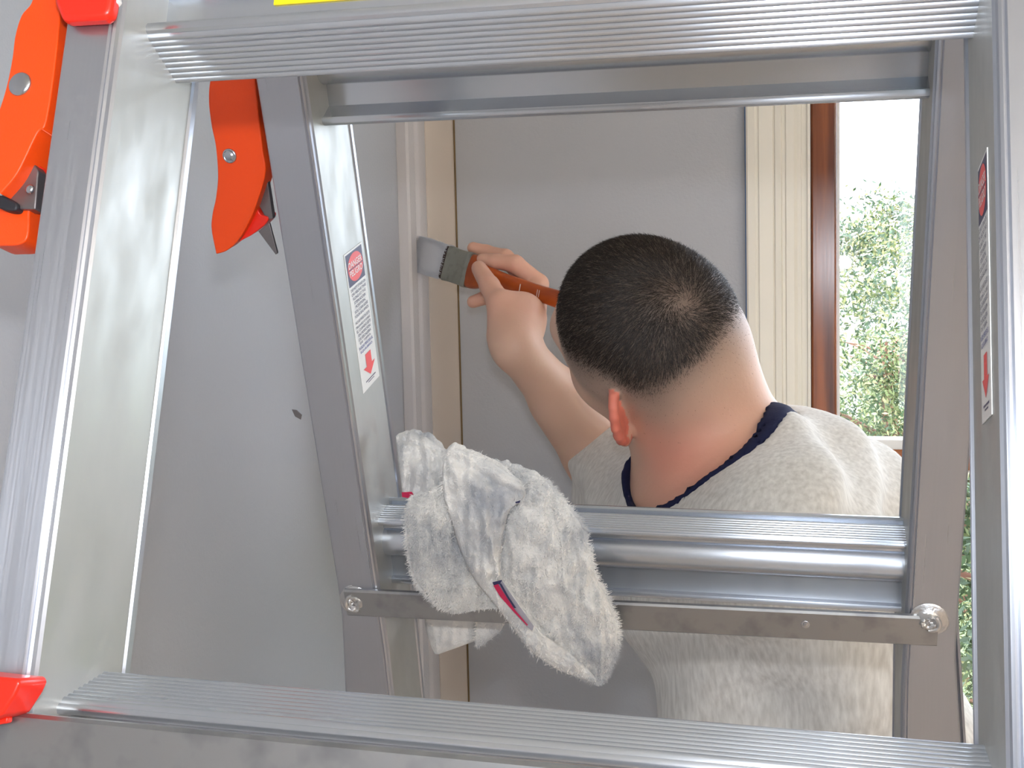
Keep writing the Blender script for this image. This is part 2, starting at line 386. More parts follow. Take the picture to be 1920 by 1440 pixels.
# braces
def brace(fr, v0_, v1_, s0, s1, w0=-.0035, w1=.0, dv=(0, 0)):
    mb = MB(); r = .0012
    pf = [(w0 + r, v0_), (w1, v0_), (w1, v1_), (w0 + r, v1_), (w0, v1_ - r), (w0, v0_ + r)]
    mb.rings([[fr.w(a, w_, v_ + d_) for w_, v_ in pf] for a, d_ in zip((s0, s1), dv)])
    return mb.build('brace', M_brace, ladder)
bt = far.hit(1000, 1122, -.0035)[1]; bb_ = far.hit(1000, 1172, -.0035)[1]
brf = brace(far, bt, bb_, far.hit(652, 1130)[0], far.hit(1758, 1170)[0], dv=(.0026, -.0030))
nb = near.hit(58, 1340, -.004)[1]
brn = brace(near, nb, nb + .019, -.026, near.W + .026)
def dome(px, py, fr, w, rpx, m_, name, parent, hgt=.4, ring=True, lab=None):
    a, v = fr.hit(px, py, w); cc = fr.c(a, w, v); r = rpx / F * cc[2]; mb = MB(); R = []
    prof = [(1, 0), (1, .18), (.93, .3), (.8, .34), (.72, .25), (.62, .25), (.5, .42), (.3, .5), (.05, .52)] if ring else [(1, 0), (.99, .15), (.9, .32), (.7, .46), (.45, .54), (.2, .58), (.03, .6)]
    for q, h in prof:
        R.append([W(fr.c(a + r * q * math.cos(t), w - r * h * hgt, v + r * q * math.sin(t))) for t in np.linspace(0, 2 * math.pi, 25)[:-1]])
    mb.rings(R); o = mb.build(name, m_, parent, smooth=50)
    if lab: o['label'] = lab
    return o
def weld(px, py, rp):
    a, v = far.hit(px, py, -.004); r = rp / F * far.c(a, 0, v)[2]; mb = MB()
    for rr, tr, w_ in ((1., .14, .0005), (.55, .16, -.004)):
        pts = []
        for t in np.linspace(-.9 if px > 1000 else 1.1, 1.6 if px > 1000 else 4.6, 20):
            jr = rr * (1 + .06 * math.sin(3 * t) + random.uniform(-.03, .03))
            pts.append(far.w(a + r * jr * math.cos(t), w_, v + r * jr * math.sin(t)))
        mb.tube(pts, [r * tr * (.6 + .4 * math.sin(i / 19 * math.pi)) for i in range(20)], 8)
    rings = []
    for q, h in ((1.05, -.0002), (.95, -.0012), (.72, -.0009), (.5, -.0037), (.42, -.0052), (.30, -.0048), (.2, -.0036), (.04, -.0036)):
        rings.append([far.w(a + r * q * math.cos(t), h * (1 + random.uniform(-.25, .25)), v + r * q * math.sin(t)) for t in np.linspace(0, 2 * math.pi, 25)[:-1]])
    mb.rings(rings); mb.build('weld_bead', M_weld, brf, smooth=60)
weld(664, 1132, 30); weld(1742, 1168, 33)
dome(1510, 1171, far, -.0035, 8, M_steel, 'rivet', brf)

# locks on the outer side of the left rails: outlines on their own plane, real thickness
def plate(fr, pts, w, th, m_, name, parent, bev=.002, lab=None):
    hp = [fr.hit(x, y, w) for x, y in pts]; mb = MB()
    mb.rings([[fr.w(a, w, v) for a, v in hp], [fr.w(a, w + th, v) for a, v in hp]])
    o = mb.build(name, m_, parent, smooth=30); bevel(o, bev, 3)
    if lab: o['label'] = lab
    return o
def smoothpoly(p, n=6, closed=True):
    out = []; k = len(p); p = [np.array(q, float) for q in p]
    for i in range(k):
        a, b, c_, d = p[(i - 1) % k], p[i], p[(i + 1) % k], p[(i + 2) % k]
        for j in range(n):
            t = j / n; out.append(.5 * ((2 * b) + (-a + c_) * t + (2 * a - 5 * b + 4 * c_ - d) * t * t + (-a + 3 * b - 3 * c_ + d) * t ** 3))
    return [tuple(q) for q in out]
def open_spline(p, n=8):
    p = [np.array(q, float) for q in p]; p = [2 * p[0] - p[1]] + p + [2 * p[-1] - p[-2]]; out = []
    for i in range(1, len(p) - 2):
        a, b, c_, d = p[i - 1], p[i], p[i + 1], p[i + 2]
        for j in range(n):
            t = j / n; out.append(.5 * ((2 * b) + (-a + c_) * t + (2 * a - 5 * b + 4 * c_ - d) * t * t + (-a + 3 * b - 3 * c_ + d) * t ** 3))
    out.append(p[-2]); return out
ol = open_spline([(408, 118), (394, 150), (391, 190), (396, 235), (404, 275), (408, 330), (404, 372), (398, 400), (396, 430), (405, 477)]) + \
     open_spline([(405, 477), (425, 470), (445, 452), (462, 425), (478, 390), (497, 325), (492, 280), (484, 210), (476, 118)])[1:]
lk = plate(far, ol, .006, .013, M_orange, 'rail_lock', ladder, .002, 'orange lever lock on the outer side of the far left rail')
ol2 = open_spline([(445, 455), (452, 400), (480, 330), (484, 395), (502, 408), (496, 422), (470, 442)])
plate(far, ol2, .012, .012, M_red, 'lock_tab', lk, .0012)
plate(far, [(484, 434), (505, 418), (520, 475), (517, 478)], .010, .002, M_dsteel, 'lock_plate', lk, .0004)
plate(far, [(478, 372), (498, 318), (512, 410), (500, 412)], .013, .004, M_dsteel, 'lock_bracket', lk, .0004)
dome(431, 292, far, .006, 14, M_steel, 'bolt', lk, .8)
nl = open_spline([(66, -60), (60, 0), (40, 28), (28, 66), (22, 111), (12, 160), (0, 200), (-14, 240), (-22, 290), (-20, 330), (0, 364)], 6) + \
     open_spline([(0, 364), (33, 323), (69, 250), (86, 228), (104, 110), (120, -60)], 6)[1:]
lk2 = plate(near, nl, .004, .018, M_orange, 'rail_lock', ladder, .0018, 'orange lever lock on the near left rail')
dome(38, 158, near, .004, 24, M_steel, 'rivet', lk2, .55, ring=False)
plate(near, [(-5, 372), (20, 350), (50, 285), (72, 320), (66, 392), (35, 392)], .010, .006, M_dsteel, 'lock_bracket', lk2, .0006)
plate(near, smoothpoly([(-10, 366), (8, 368), (30, 380), (28, 394), (10, 394), (-10, 384)], 4), .008, .006, M_rubber, 'rubber_pad', lk2, .001)
plate(near, smoothpoly([(-20, 382), (52, 384), (54, 400), (52, 440), (40, 456), (10, 460), (-20, 452)], 4), .012, .012, M_orange, 'lock_tab', lk2, .002)
plate(near, [(60, 305), (74, 262), (72, 315), (64, 318)], .012, .008, M_red, 'lock_spring_cover', lk2, .001)
dome(57, 355, near, .006, 9, M_steel, 'bolt', lk2, 1.2, ring=False)
hc = plate(near, [(99, -70), (101, 5), (115, 38), (192, 33), (205, 24), (209, 0), (216, -70)], -.007, .0065, M_red, 'rail_clip', ladder, .002, 'glossy red clip across the top of the near left rail')
plate(near, [(207, -8), (220, -8), (222, 0), (212, 12), (208, 10)], -.004, .003, M_white, 'clip_pin', hc, .0006)
lk3 = plate(near, [(-60, 1262), (-4, 1269), (32, 1272), (37, 1282), (28, 1302), (2, 1342), (-50, 1360)], -.016, .015, M_red, 'rail_lock', ladder, .0015, 'red lever lock low on the near left rail')
dome(26, 1321, near, -.006, 9, M_steel, 'bolt', lk3, 1.6, ring=False)
plate(near, [(-20, 1346), (14, 1344), (13, 1356), (-20, 1362)], -.008, .003, M_red, 'lock_tab', lk3, .0006)
plate(far, [(547, 768), (556, 769), (566, 778), (564, 787), (553, 781)], -.0006, .0005, M_dsteel, 'paint_scrap', ladder, .0001, 'dark grey scrap stuck to the edge of the far left rail')
# hinges and feet
for s_ in (0, 1):
    a0 = -.034 if s_ == 0 else near.W + .012
    cpt = lambda a, r, t: W(near.c(a, DR / 2, -tn) + r * (math.cos(t) * n0 + math.sin(t) * v0))
    mb = MB(); mb.rings([[cpt(a0 + da, .052, t) for t in np.linspace(0, 2 * math.pi, 33)[:-1]] for da in (0, .022)]); bevel(mb.build('hinge', M_dsteel, ladder, smooth=30), .003)
for fr, v_ in ((near, fe), (far, ff)):
    ow = .06 if fr is far else 0
    for s_ in (0, 1):
        a = (-.03 - ow, .004 - ow) if s_ == 0 else (fr.W - .004 + ow, fr.W + .03 + ow)
        pts = [fr.w(x, w_, v_ - .03) for x, w_ in ((a[0], -.003), (a[1], -.003), (a[1], DR + .003), (a[0], DR + .003))]
        mb = MB(); mb.rings([pts, [(p_[0], p_[1], .0) for p_ in [fr.w(x, w_, v_) for x, w_ in ((a[0], -.003), (a[1], -.003), (a[1], DR + .003), (a[0], DR + .003))]]]); mb.build('rubber_foot', M_rubber, ladder)

# labels
def text_mesh(body, size, align='CENTER'):
    cu = bpy.data.curves.new('t', 'FONT'); cu.body = body; cu.size = size; cu.align_x = align; cu.align_y = 'CENTER'; cu.offset = size * .012
    o = bpy.data.objects.new('t', cu); C.objects.link(o); bpy.context.view_layer.update()
    me = bpy.data.meshes.new_from_object(o.evaluated_get(bpy.context.evaluated_depsgraph_get()))
    V = [tuple(v.co[:2]) for v in me.vertices]; Fc = [tuple(p_.vertices) for p_ in me.polygons]
    bpy.data.objects.remove(o); bpy.data.curves.remove(cu); bpy.data.meshes.remove(me); return V, Fc
LINES = [('DO NOT STAND ON', M_blk), ('OR ABOVE THIS', M_blk), ('RUNG AT THE', M_blk), ('STEPLADDER', M_blk), ('POSITION.', M_blk), ('YOU CAN LOSE', M_blk), ('YOUR BALANCE.', M_blk), (None, None),
         ('NO SE PARE EN ESTE', M_blk), ('PELDAÑO O SOBRE', M_blk), ('EL CUANDO ESTE', M_blk), ('EN POSICION', M_blk), ('DE ESCALERA', M_blk), ('DE TIJERA.', M_blk), ('PUEDE PERDER EL', M_blue), ('EQUILIBRIO.', M_blue)]
def warning_label(fr, a, tl, tr, bl, sgn, lab):
    (w0, va), (w1, vb), (w2_, vc) = fr.hits(*tl, a), fr.hits(*tr, a), fr.hits(*bl, a)
    wl, wr = (w0 + w2_) / 2, w1; v_t = (va + vb) / 2; Hh = vc - v_t; Wd = abs(wr - wl); d = 1 if wr > wl else -1
    wl = max(min(wl, DR - .008), .007) if d > 0 else wl
    print('label', round(wl, 4), round(wr, 4), round(v_t, 4), round(Hh, 4))
    off = lambda e: a + sgn * e
    Q = lambda x, y, e: fr.w(off(e), wl + d * x * Wd, v_t + y * Hh)
    def rect(mb, x0, x1, y0, y1, e): mb.add([Q(x0, y0, e), Q(x1, y0, e), Q(x1, y1, e), Q(x0, y1, e)], [(0, 1, 2, 3)])
    mb = MB(); V = [Q(x, y, e) for e in (.0001, .0004) for x, y in ((0, 0), (1, 0), (1, 1), (0, 1))]
    mb.add(V, [(0, 1, 2, 3), (4, 5, 6, 7), (0, 1, 5, 4), (1, 2, 6, 5), (2, 3, 7, 6), (3, 0, 4, 7)]); lb = mb.build('warning_label', M_white, ladder); lb['label'] = lab
    mb = MB(); rect(mb, .04, .96, .012, .235, .0005); mb.build('label_header', M_navy, lb)
    mb = MB(); N = 40
    mb.add([Q(.5 + .42 * math.cos(t), .123 + .098 * math.sin(t), .0006) for t in np.linspace(0, 2 * math.pi, N + 1)[:-1]], [tuple(range(N))]); mb.build('danger_oval', M_redp, lb)
    def txt(body, m_, yc, width, maxh, e=.0007, name='lettering'):
        V, Fc = text_mesh(body, 1.); xs = [p_[0] for p_ in V]; ys = [p_[1] for p_ in V]; w_ = max(xs) - min(xs); h_ = max(max(ys) - min(ys), .6)
        sx_, sy_ = width / w_, maxh / h_; cx_, cy_ = (max(xs) + min(xs)) / 2, (max(ys) + min(ys)) / 2
        mb = MB(); mb.add([Q(.5 + (x - cx_) * sx_, yc - (y - cy_) * sy_, e) for x, y in V], Fc); mb.build(name, m_, lb)
    txt('DANGER', M_white, .094, .74, .044); txt('PELIGRO', M_white, .153, .70, .044)
    mb = MB(); rect(mb, .1, .9, .120, .127, .0007); mb.build('oval_bar', M_navy, lb)
    y = .262
    for b, m_ in LINES:
        if b: txt(b, m_, y, min(.82, .065 * len(b)), .02)
        y += .0315 if b else .012
    mb = MB(); mb.add([Q(x, y_, .0006) for x, y_ in ((.36, .755), (.68, .755), (.68, .845), (.86, .845), (.52, .92), (.18, .845), (.36, .845))], [tuple(range(7))]); mb.build('arrow', M_redp, lb)
    mb = MB(); rect(mb, .22, .80, .94, .949, .0005); rect(mb, .34, .7, .957, .964, .0005); mb.build('fine_print', M_blk, lb)
warning_label(far, 0, (646, 473), (677, 457), (678, 741), 1, 'white and red danger label on the web of the far left rail')
warning_label(near, near.W, (1835, 327), (1853, 270), (1845, 795), -1, 'white and red danger label on the web of the near right rail')
a0, v_ = near.hit(513, 8, .0300); a1, _ = near.hit(760, 8, .0300)
mb = MB(); v_ = near.hit(513, 9, .0300)[1]; q = [(a0, v_), (a1, v_), (a1, v_ - .02), (a0, v_ - .02)]
mb.rings([[near.w(a, .0300, v__) for a, v__ in q], [near.w(a, .0306, v__) for a, v__ in q]]); mb.build('yellow_label', M_yellow, ladder)['label'] = 'yellow label on the top near rung'

# ------------------------------------------------------------------ implicit surfaces for soft bodies
def grid_field(lo, hi, h):
    lo = np.array(lo); n = np.ceil((np.array(hi) - lo) / h).astype(int) + 1
    return lo, n, np.full(n, .06, dtype=np.float32)
class Cap:
    def __init__(s, a, b, ra, rb, k=.02): s.a, s.b, s.ra, s.rb, s.k = np.array(a), np.array(b), ra, rb, k; r = max(ra, rb); s.lo = np.minimum(s.a, s.b) - r; s.hi = np.maximum(s.a, s.b) + r
    def d(s, p, inf=0.):
        ba = s.b - s.a; t = np.clip(((p - s.a) @ ba) / (ba @ ba + 1e-12), 0, 1)
        return np.linalg.norm(p - s.a - t[..., None] * ba, axis=-1) - (s.ra + (s.rb - s.ra) * t) - inf
class Ell:
    def __init__(s, c, ax, r, k=.02): s.c = np.array(c); s.ax = np.array(ax); s.r = np.array(r, float); s.k = k; e = s.r.max(); s.lo = s.c - e; s.hi = s.c + e
    def d(s, p, inf=0.):
        q = (p - s.c) @ s.ax.T; r = s.r + inf
        k0 = np.linalg.norm(q / r, axis=-1); k1 = np.linalg.norm(q / r ** 2, axis=-1) + 1e-9
        return k0 * (k0 - 1) / k1
def smin(a, b, k):
    h = np.clip(.5 + .5 * (b - a) / k, 0, 1); return b * (1 - h) + a * h - k * h * (1 - h)
def fill(Fd, lo, h, prims, inf=0., pad=.035):
    n = np.array(Fd.shape)
    for pr_ in prims:
        i0 = np.maximum(np.floor((pr_.lo - pad - inf - lo) / h).astype(int), 0); i1 = np.minimum(np.ceil((pr_.hi + pad + inf - lo) / h).astype(int) + 1, n)
        if (i1 <= i0).any(): continue
        ax = [lo[j] + h * np.arange(i0[j], i1[j]) for j in range(3)]
        p = np.stack(np.meshgrid(*ax, indexing='ij'), -1); sl = tuple(slice(i0[j], i1[j]) for j in range(3))
        Fd[sl] = smin(Fd[sl], pr_.d(p, inf), pr_.k)
def pts_of(lo, n, h):
    return np.stack(np.meshgrid(*[lo[j] + h * np.arange(n[j]) for j in range(3)], indexing='ij'), -1)
def surface(Fd, lo, h):
    """surface nets: one vertex per crossed cell, one quad per crossed edge"""
    s = Fd < 0; n = Fd.shape
    c = np.zeros(tuple(np.array(n) - 1), dtype=np.int8)
    for i in (0, 1):
        for j in (0, 1):
            for k in (0, 1): c += s[i:n[0] - 1 + i, j:n[1] - 1 + j, k:n[2] - 1 + k]
    act = (c > 0) & (c < 8); idx = np.full(c.shape, -1, dtype=np.int64); cell = np.argwhere(act); idx[act] = np.arange(len(cell))
    acc = np.zeros((len(cell), 3)); cnt = np.zeros(len(cell))
    for ax in range(3):
        o1, o2 = [a for a in range(3) if a != ax]
        for d1 in (0, 1):
            for d2 in (0, 1):
                a = cell.copy(); a[:, o1] += d1; a[:, o2] += d2; b = a.copy(); b[:, ax] += 1
                fa = Fd[tuple(a.T)]; fb = Fd[tuple(b.T)]; m_ = (fa < 0) != (fb < 0)
                t = fa[m_] / (fa[m_] - fb[m_]); q = a[m_].astype(float); q[:, ax] += t; acc[m_] += q; cnt[m_] += 1
    V = lo + h * acc / cnt[:, None]; Q = []
    for ax in range(3):
        o1, o2 = [a for a in range(3) if a != ax]
        sl0 = [slice(None)] * 3; sl1 = [slice(None)] * 3; sl0[ax] = slice(0, -1); sl1[ax] = slice(1, None)
        sa, sb = s[tuple(sl0)], s[tuple(sl1)]; e = np.argwhere(sa != sb)
        e = e[(e[:, o1] > 0) & (e[:, o2] > 0) & (e[:, o1] < n[o1] - 1) & (e[:, o2] < n[o2] - 1)]
        flipm = sa[tuple(e.T)]
        def ci(d1, d2):
            a = e.copy(); a[:, o1] -= d1; a[:, o2] -= d2; return idx[tuple(a.T)]
        q = np.stack([ci(1, 1), ci(0, 1), ci(0, 0), ci(1, 0)], 1)
        if ax == 1: q = q[:, ::-1]
        q[~flipm] = q[~flipm][:, ::-1]; Q.append(q)
    return V, np.concatenate(Q)
def relax(V, Q, it=2, lam=.5):
    for _ in range(it):
        acc = np.zeros_like(V); cnt = np.zeros(len(V))
        for a, b in ((0, 1), (1, 2), (2, 3), (3, 0)):
            np.add.at(acc, Q[:, a], V[Q[:, b]]); np.add.at(acc, Q[:, b], V[Q[:, a]]); np.add.at(cnt, Q[:, a], 1); np.add.at(cnt, Q[:, b], 1)
        V = V + lam * (acc / np.maximum(cnt, 1)[:, None] - V)
    return V
def vnormals(V, Q):
    n = np.cross(V[Q[:, 2]] - V[Q[:, 0]], V[Q[:, 3]] - V[Q[:, 1]]); N = np.zeros_like(V)
    for j in range(4): np.add.at(N, Q[:, j], n)
    return N / (np.linalg.norm(N, axis=1)[:, None] + 1e-12)
def fastmesh(name, V, Q, m, parent, mats=None, midx=None, col=None, smooth=True):
    """V in view coordinates; quads or triangles in one array"""
    Vw = V @ M.T + CAM - ORG[root_of(parent).name]; k = Q.shape[1]
    me = bpy.data.meshes.new(name); me.vertices.add(len(Vw)); me.vertices.foreach_set('co', Vw.astype(np.float32).ravel())
    me.loops.add(Q.size); me.loops.foreach_set('vertex_index', Q.astype(np.int32).ravel())
    me.polygons.add(len(Q)); me.polygons.foreach_set('loop_start', (np.arange(len(Q)) * k).astype(np.int32)); me.polygons.foreach_set('loop_total', np.full(len(Q), k, dtype=np.int32))
    for mm in (mats or [m]): me.materials.append(mm)
    if midx is not None: me.polygons.foreach_set('material_index', midx.astype(np.int32))
    if col is not None:
        for nm, arr in col.items():
            at = me.attributes.new(nm, 'FLOAT', 'POINT'); at.data.foreach_set('value', arr.astype(np.float32))
    me.update(calc_edges=True); me.validate()
    if smooth: me.polygons.foreach_set('use_smooth', [True] * len(me.polygons))
    return link(name, me, parent)
def sstep(a, b, x): t = np.clip((x - a) / (b - a), 0, 1); return t * t * (3 - 2 * t)
def vnoise(p, s, seed=0.):
    """cheap smooth noise built from a few rotated sine waves"""
    r = np.random.default_rng(int(seed * 1000) + 5); o = np.zeros(p.shape[:-1])
    for i in range(6):
        w = r.normal(size=3); w /= np.linalg.norm(w); o += np.sin((p @ w) * s * (1 + .5 * r.random()) + r.random() * 7)
    return o / 6
def strands(roots, dirs, length, width, view=np.array([0, 0, 1.]), bend=None, seg=2):
    """thin tapered blades; returns vertices and quads"""
    n = len(roots); side = np.cross(dirs, view); side /= (np.linalg.norm(side, axis=1)[:, None] + 1e-9)
    V = []; 
    for i in range(seg + 1):
        t = i / seg; c_ = roots + dirs * (length * t)[:, None] + (bend * (length * t * t)[:, None] if bend is not None else 0)
        w_ = (width * (1 - .75 * t))[:, None] * side * .5; V += [c_ - w_, c_ + w_]
    V = np.stack(V, 1).reshape(-1, 3); b = np.arange(n)[:, None] * (2 * (seg + 1)); Q = []
    for i in range(seg): Q.append(b + np.array([[2 * i, 2 * i + 1, 2 * i + 3, 2 * i + 2]]))
    return V, np.concatenate(Q)

# ------------------------------------------------------------------ the painter
nrm = lambda v: np.asarray(v, float) / np.linalg.norm(v)
Hd = nrm([-.394, -.724, -.564]); Fd_ = nrm([-.66, -.20, .72]); Fd_ = nrm(Fd_ - Hd * (Fd_ @ Hd)); Ld = np.cross(Hd, Fd_); AX = np.array([Fd_, Ld, Hd])
HC = P(1222, 618, 1.06)
hp = lambda f, l, h: HC + Fd_ * f + Ld * l + Hd * h
Cn = P(1366, 912, 1.080); NN = nrm([-.66, -.68, -.30])
Ls = P(1235, 960, 1.24); Rs = P(1470, 1012, .955)
Le = P(1150, 868, 1.385); Lw = P(966, 650, 1.245)
Re = np.array([.362, .36, .985]); Rw = np.array([.50, .58, 1.04])
chest = np.array([.225, .17, 1.10]); waist = np.array([.275, .36, 1.09]); pelv = np.array([.335, .56, 1.17])
I3 = np.eye(3)
sh = nrm(Rs - Ls); sh_h = nrm(np.array([sh[0], 0, sh[2]])); fr_ = np.cross(sh_h, [0, 1, 0]); TAX = np.array([sh_h, fr_, [0, 1, 0]])
head = [Ell(hp(.008, 0, 0), AX, (.086, .077, .088), .02), Ell(hp(-.014, 0, -.01), AX, (.062, .070, .068), .02),
        Ell(hp(.030, 0, -.065), AX, (.055, .050, .060), .03), Ell(hp(.055, 0, -.095), AX, (.030, .036, .022), .03),
        Ell(hp(.088, 0, -.030), AX, (.022, .014, .024), .012), Ell(hp(.107, 0, -.044), AX, (.013, .011, .010), .008), Cap(hp(.088, 0, -.002), hp(.106, 0, -.038), .006, .008, .008), Cap(hp(.096, -.010, -.047), hp(.096, .010, -.047), .007, .007, .005),
        Ell(hp(.089, 0, -.066), AX, (.010, .023, .0055), .003), Ell(hp(.087, 0, -.0775), AX, (.010, .020, .006), .003),
        Cap(hp(.074, -.034, .016), hp(.074, .034, .016), .013, .013, .02),
        Cap(hp(-.026, 0, -.045), Cn, .052, .062, .035), Cap(hp(.012, .0, -.075), Cn - NN * .02 + Fd_ * .02, .046, .060, .04),
        Cap(hp(-.036, -.006, -.035), Cn + np.array([.010, -.052, -.012]) , .042, .034, .025)]
for sd in (1, -1):
    head += [Ell(hp(.078, .031 * sd, -.004), AX, (.013, .013, .010), .012), Ell(hp(.055, .042 * sd, -.045), AX, (.026, .018, .026), .02)]
ears = []
for sd in (1, -1):
    e0 = hp(-.004, .071 * sd, -.036) if sd > 0 else hp(.012, -.066, -.036); back = nrm(-Fd_ * .5 + Ld * sd * .87) if sd > 0 else nrm(-Fd_ * .93 - Ld * .36); upv = nrm(Hd * .97 - Fd_ * .22)
    outn = np.cross(back, upv)
    ears += [Ell(e0 + back * .010 + upv * .002, np.array([back, upv, outn]), (.017, .028, .0042), .006)]
    th = np.linspace(-1.15, 2.2, 9)
    rim = [e0 + back * (.009 + .0205 * math.cos(t)) + upv * (.003 + .0295 * math.sin(t)) for t in th]
    ears += [Cap(rim[i], rim[i + 1], .0040, .0040, .004) for i in range(8)]
    ears += [Ell(e0 + back * .010 - upv * .026, np.array([back, upv, outn]), (.0085, .0095, .005), .008)]
torso = [Cap(Cn - NN * .03, chest, .058, .095, .03), Ell(chest, TAX, (.165, .115, .12), .05), Ell(waist - [0, .03, 0], TAX, (.145, .118, .15), .06), Ell(pelv, TAX, (.15, .12, .12), .06),
         Cap(Cn + [.046, .012, -.042], Rs, .046, .056, .05), Cap(Cn + [-.03, .03, .05], Ls, .045, .060, .05), Cap(chest + [.05, -.02, -.03], waist, .10, .11, .05)]
Rup = [Cap(Rs, Re, .058, .044, .04)]; Lup = [Cap(Ls, Le, .056, .045, .04)]
arms = [Cap(Le, Lw, .040, .0235, .02), Cap(Le * .78 + Lw * .22, Le * .45 + Lw * .55, .040, .030, .025), Cap(Re, Rw, .042, .027, .02)]
def finger(pts, r): return [Cap(pts[i], pts[i + 1], r[i], r[i + 1], .004) for i in range(len(pts) - 1)]
pal = P(968, 590, 1.272); ax_h = nrm(P(975, 530, 1.29) - Lw); nz = nrm(np.cross(ax_h, [0.55, .1, -.45])); AXH = np.array([ax_h, nz, np.cross(ax_h, nz)])
kn = [P(1010, 532, 1.354), P(1003, 545, 1.366), P(990, 562, 1.372), P(975, 580, 1.375)]
hand = [Cap(Lw, P(978, 590, 1.285), .024, .026, .016), Cap(P(985, 615, 1.285), kn[0], .021, .011, .012), Cap(P(975, 605, 1.30), kn[1], .022, .012, .014), Cap(P(965, 605, 1.30), kn[2], .022, .012, .014), Cap(P(955, 610, 1.30), kn[3], .021, .011, .014),
        Cap(P(950, 625, 1.262), P(938, 568, 1.275), .021, .0145, .016), Cap(P(972, 592, 1.275), P(945, 580, 1.285), .016, .013, .012)]
fing = finger([P(940, 575, 1.272), P(918, 536, 1.305), P(898, 503, 1.338)], [.0145, .0115, .0092]) \
     + finger([kn[0], P(966, 495, 1.352), P(930, 490, 1.362), P(905, 487, 1.372)], [.0115, .0105, .0090, .0078]) \
     + finger([kn[1], P(948, 483, 1.385), P(912, 473, 1.405), P(887, 465, 1.41)], [.0115, .0100, .0088, .0076]) \
     + finger([kn[2], P(950, 540, 1.375), P(915, 556, 1.385), P(887, 566, 1.385)], [.0110, .0100, .0088, .0078]) \
     + finger([kn[3], P(955, 575, 1.375), P(940, 590, 1.365), P(942, 600, 1.345)], [.0100, .0090, .0080, .0070])
rh_ = Rw; rdir = nrm([.02, .1, .06]); rhand = [Cap(Rw, Rw + rdir * .085, .028, .032, .02)]
for i in range(4):
    b_ = Rw + rdir * .085 + np.array([0, 0, 1]) * (-.028 + .019 * i); rhand += finger([b_, b_ + rdir * .035 + [-.006, 0, 0], b_ + rdir * .062 + [-.02, 0, 0]], [.0095, .009, .0078])
rhand += finger([Rw + rdir * .03 + [0, 0, -.025], Rw + rdir * .06 + [-.015, 0, -.045], Rw + rdir * .085 + [-.025, 0, -.045]], [.013, .0105, .009])
hipL, hipR = pelv + [-.05, .08, .07], pelv + [.06, .08, -.05]
fl = 1.5
footL, footR = np.array([.40, fl - .09, 1.22]), np.array([.50, fl - .09, 1.08])
kneeL, kneeR = np.array([.375, 1.03, 1.23]), np.array([.45, 1.03, 1.08])
legs = [Cap(hipL, kneeL, .082, .055, .05), Cap(kneeL, footL, .052, .038, .03), Cap(hipR, kneeR, .082, .055, .05), Cap(kneeR, footR, .052, .038, .03),
        Cap(footL, footL + [-.06, .06, .12], .036, .026, .03), Cap(footR, footR + [-.06, .06, .12], .036, .026, .03)]
man = thing('person', 'man in a pale grey t-shirt seen from behind, head tilted, painting the corner trim', 'person', W(np.array([.43, fl, 1.15])))
h = .0022
lo, n, Fg = grid_field([-.09, -.20, .86], [.40, .22, 1.45], h)
fill(Fg, lo, h, head + arms[:2] + hand + torso + Rup + Lup)
fill(Fg, lo, h, ears + fing, pad=.02)
yy = lo[1] + h * np.arange(n[1]); Fg = np.maximum(Fg, (yy - .205)[None, :, None])
V1, Q1 = surface(Fg, lo, h); V1 = relax(V1, Q1, 2); del Fg
h2 = .006; lo, n, Fg = grid_field([.0, .19, .86], [.70, 1.53, 1.48], h2)
fill(Fg, lo, h2, torso + Rup + arms[2:] + legs + rhand, pad=.05)
yy = lo[1] + h2 * np.arange(n[1]); Fg = np.maximum(Fg, (.197 - yy)[None, :, None])
V2, Q2 = surface(Fg, lo, h2); V2 = relax(V2, Q2, 1); del Fg
N1 = vnormals(V1, Q1)
loc = (V1 - HC) @ AX.T; f_, l_, h_ = loc.T
hl = -.012 + np.maximum(0, f_ + .035) * .42 + np.maximum(0, f_ - .045) * 2.2
hl = hl + .032 * sstep(.045, .085, -f_); hl = hl + .024 * np.exp(-((f_ + .01) / .035) ** 2) * (np.abs(l_) > .05)
nzv = vnoise(V1, 90, .3) * .006
inhead = (np.linalg.norm(loc, axis=1) < .135) & (h_ > -.12)
hair = sstep(hl - .046, hl + .020, h_ + nzv) * inhead
fuzz = sstep(hl - .095, hl - .005, h_ + nzv) * inhead * (1 - sstep(.03, .07, f_))
# ear membership: keep hair off the ears
edist = np.min([e.d(V1) for e in ears], axis=0); onear = edist < .0015
hair[onear] = 0; fuzz[onear] = 0
brow = (f_ > .055) * np.exp(-((np.abs(l_) - .031) / .014) ** 2 - ((h_ - .021 + np.abs(np.abs(l_) - .03) * .15) / .0035) ** 2); hair = np.maximum(hair, brow * .9)
lips = inhead * (f_ > .07) * np.exp(-(l_ / .02) ** 4 - ((h_ + .072) / .008) ** 4)
eard = np.where(onear, 1., 0.)
nc = sstep(.02, .16, np.linalg.norm(V1 - hp(-.02, 0, -.03), axis=1)) * (V1[:, 0] > .05) * (loc[:, 2] < -.03)
flushv = np.clip(eard * .95 + .40 * np.exp(-(np.linalg.norm(V1 - hp(-.045, .06, -.075), axis=1) / .035) ** 2) + .42 * np.exp(-(np.linalg.norm(V1 - Cn + np.array([.02, 0, .05]), axis=1) / .07) ** 2), 0, 1)
palmv = .22 * sstep(-.03, -.09, V1[:, 1]) * (V1[:, 0] < .06) * (V1[:, 2] > 1.2)
flush = np.maximum(np.maximum(flushv, palmv), lips * .8)
VB = np.concatenate([V1, V2]); QB = np.concatenate([Q1, Q2 + len(V1)])
z2 = np.zeros(len(V2))
M_skin = mat('skin', lin(205, 156, 128), .5, spec=.35)
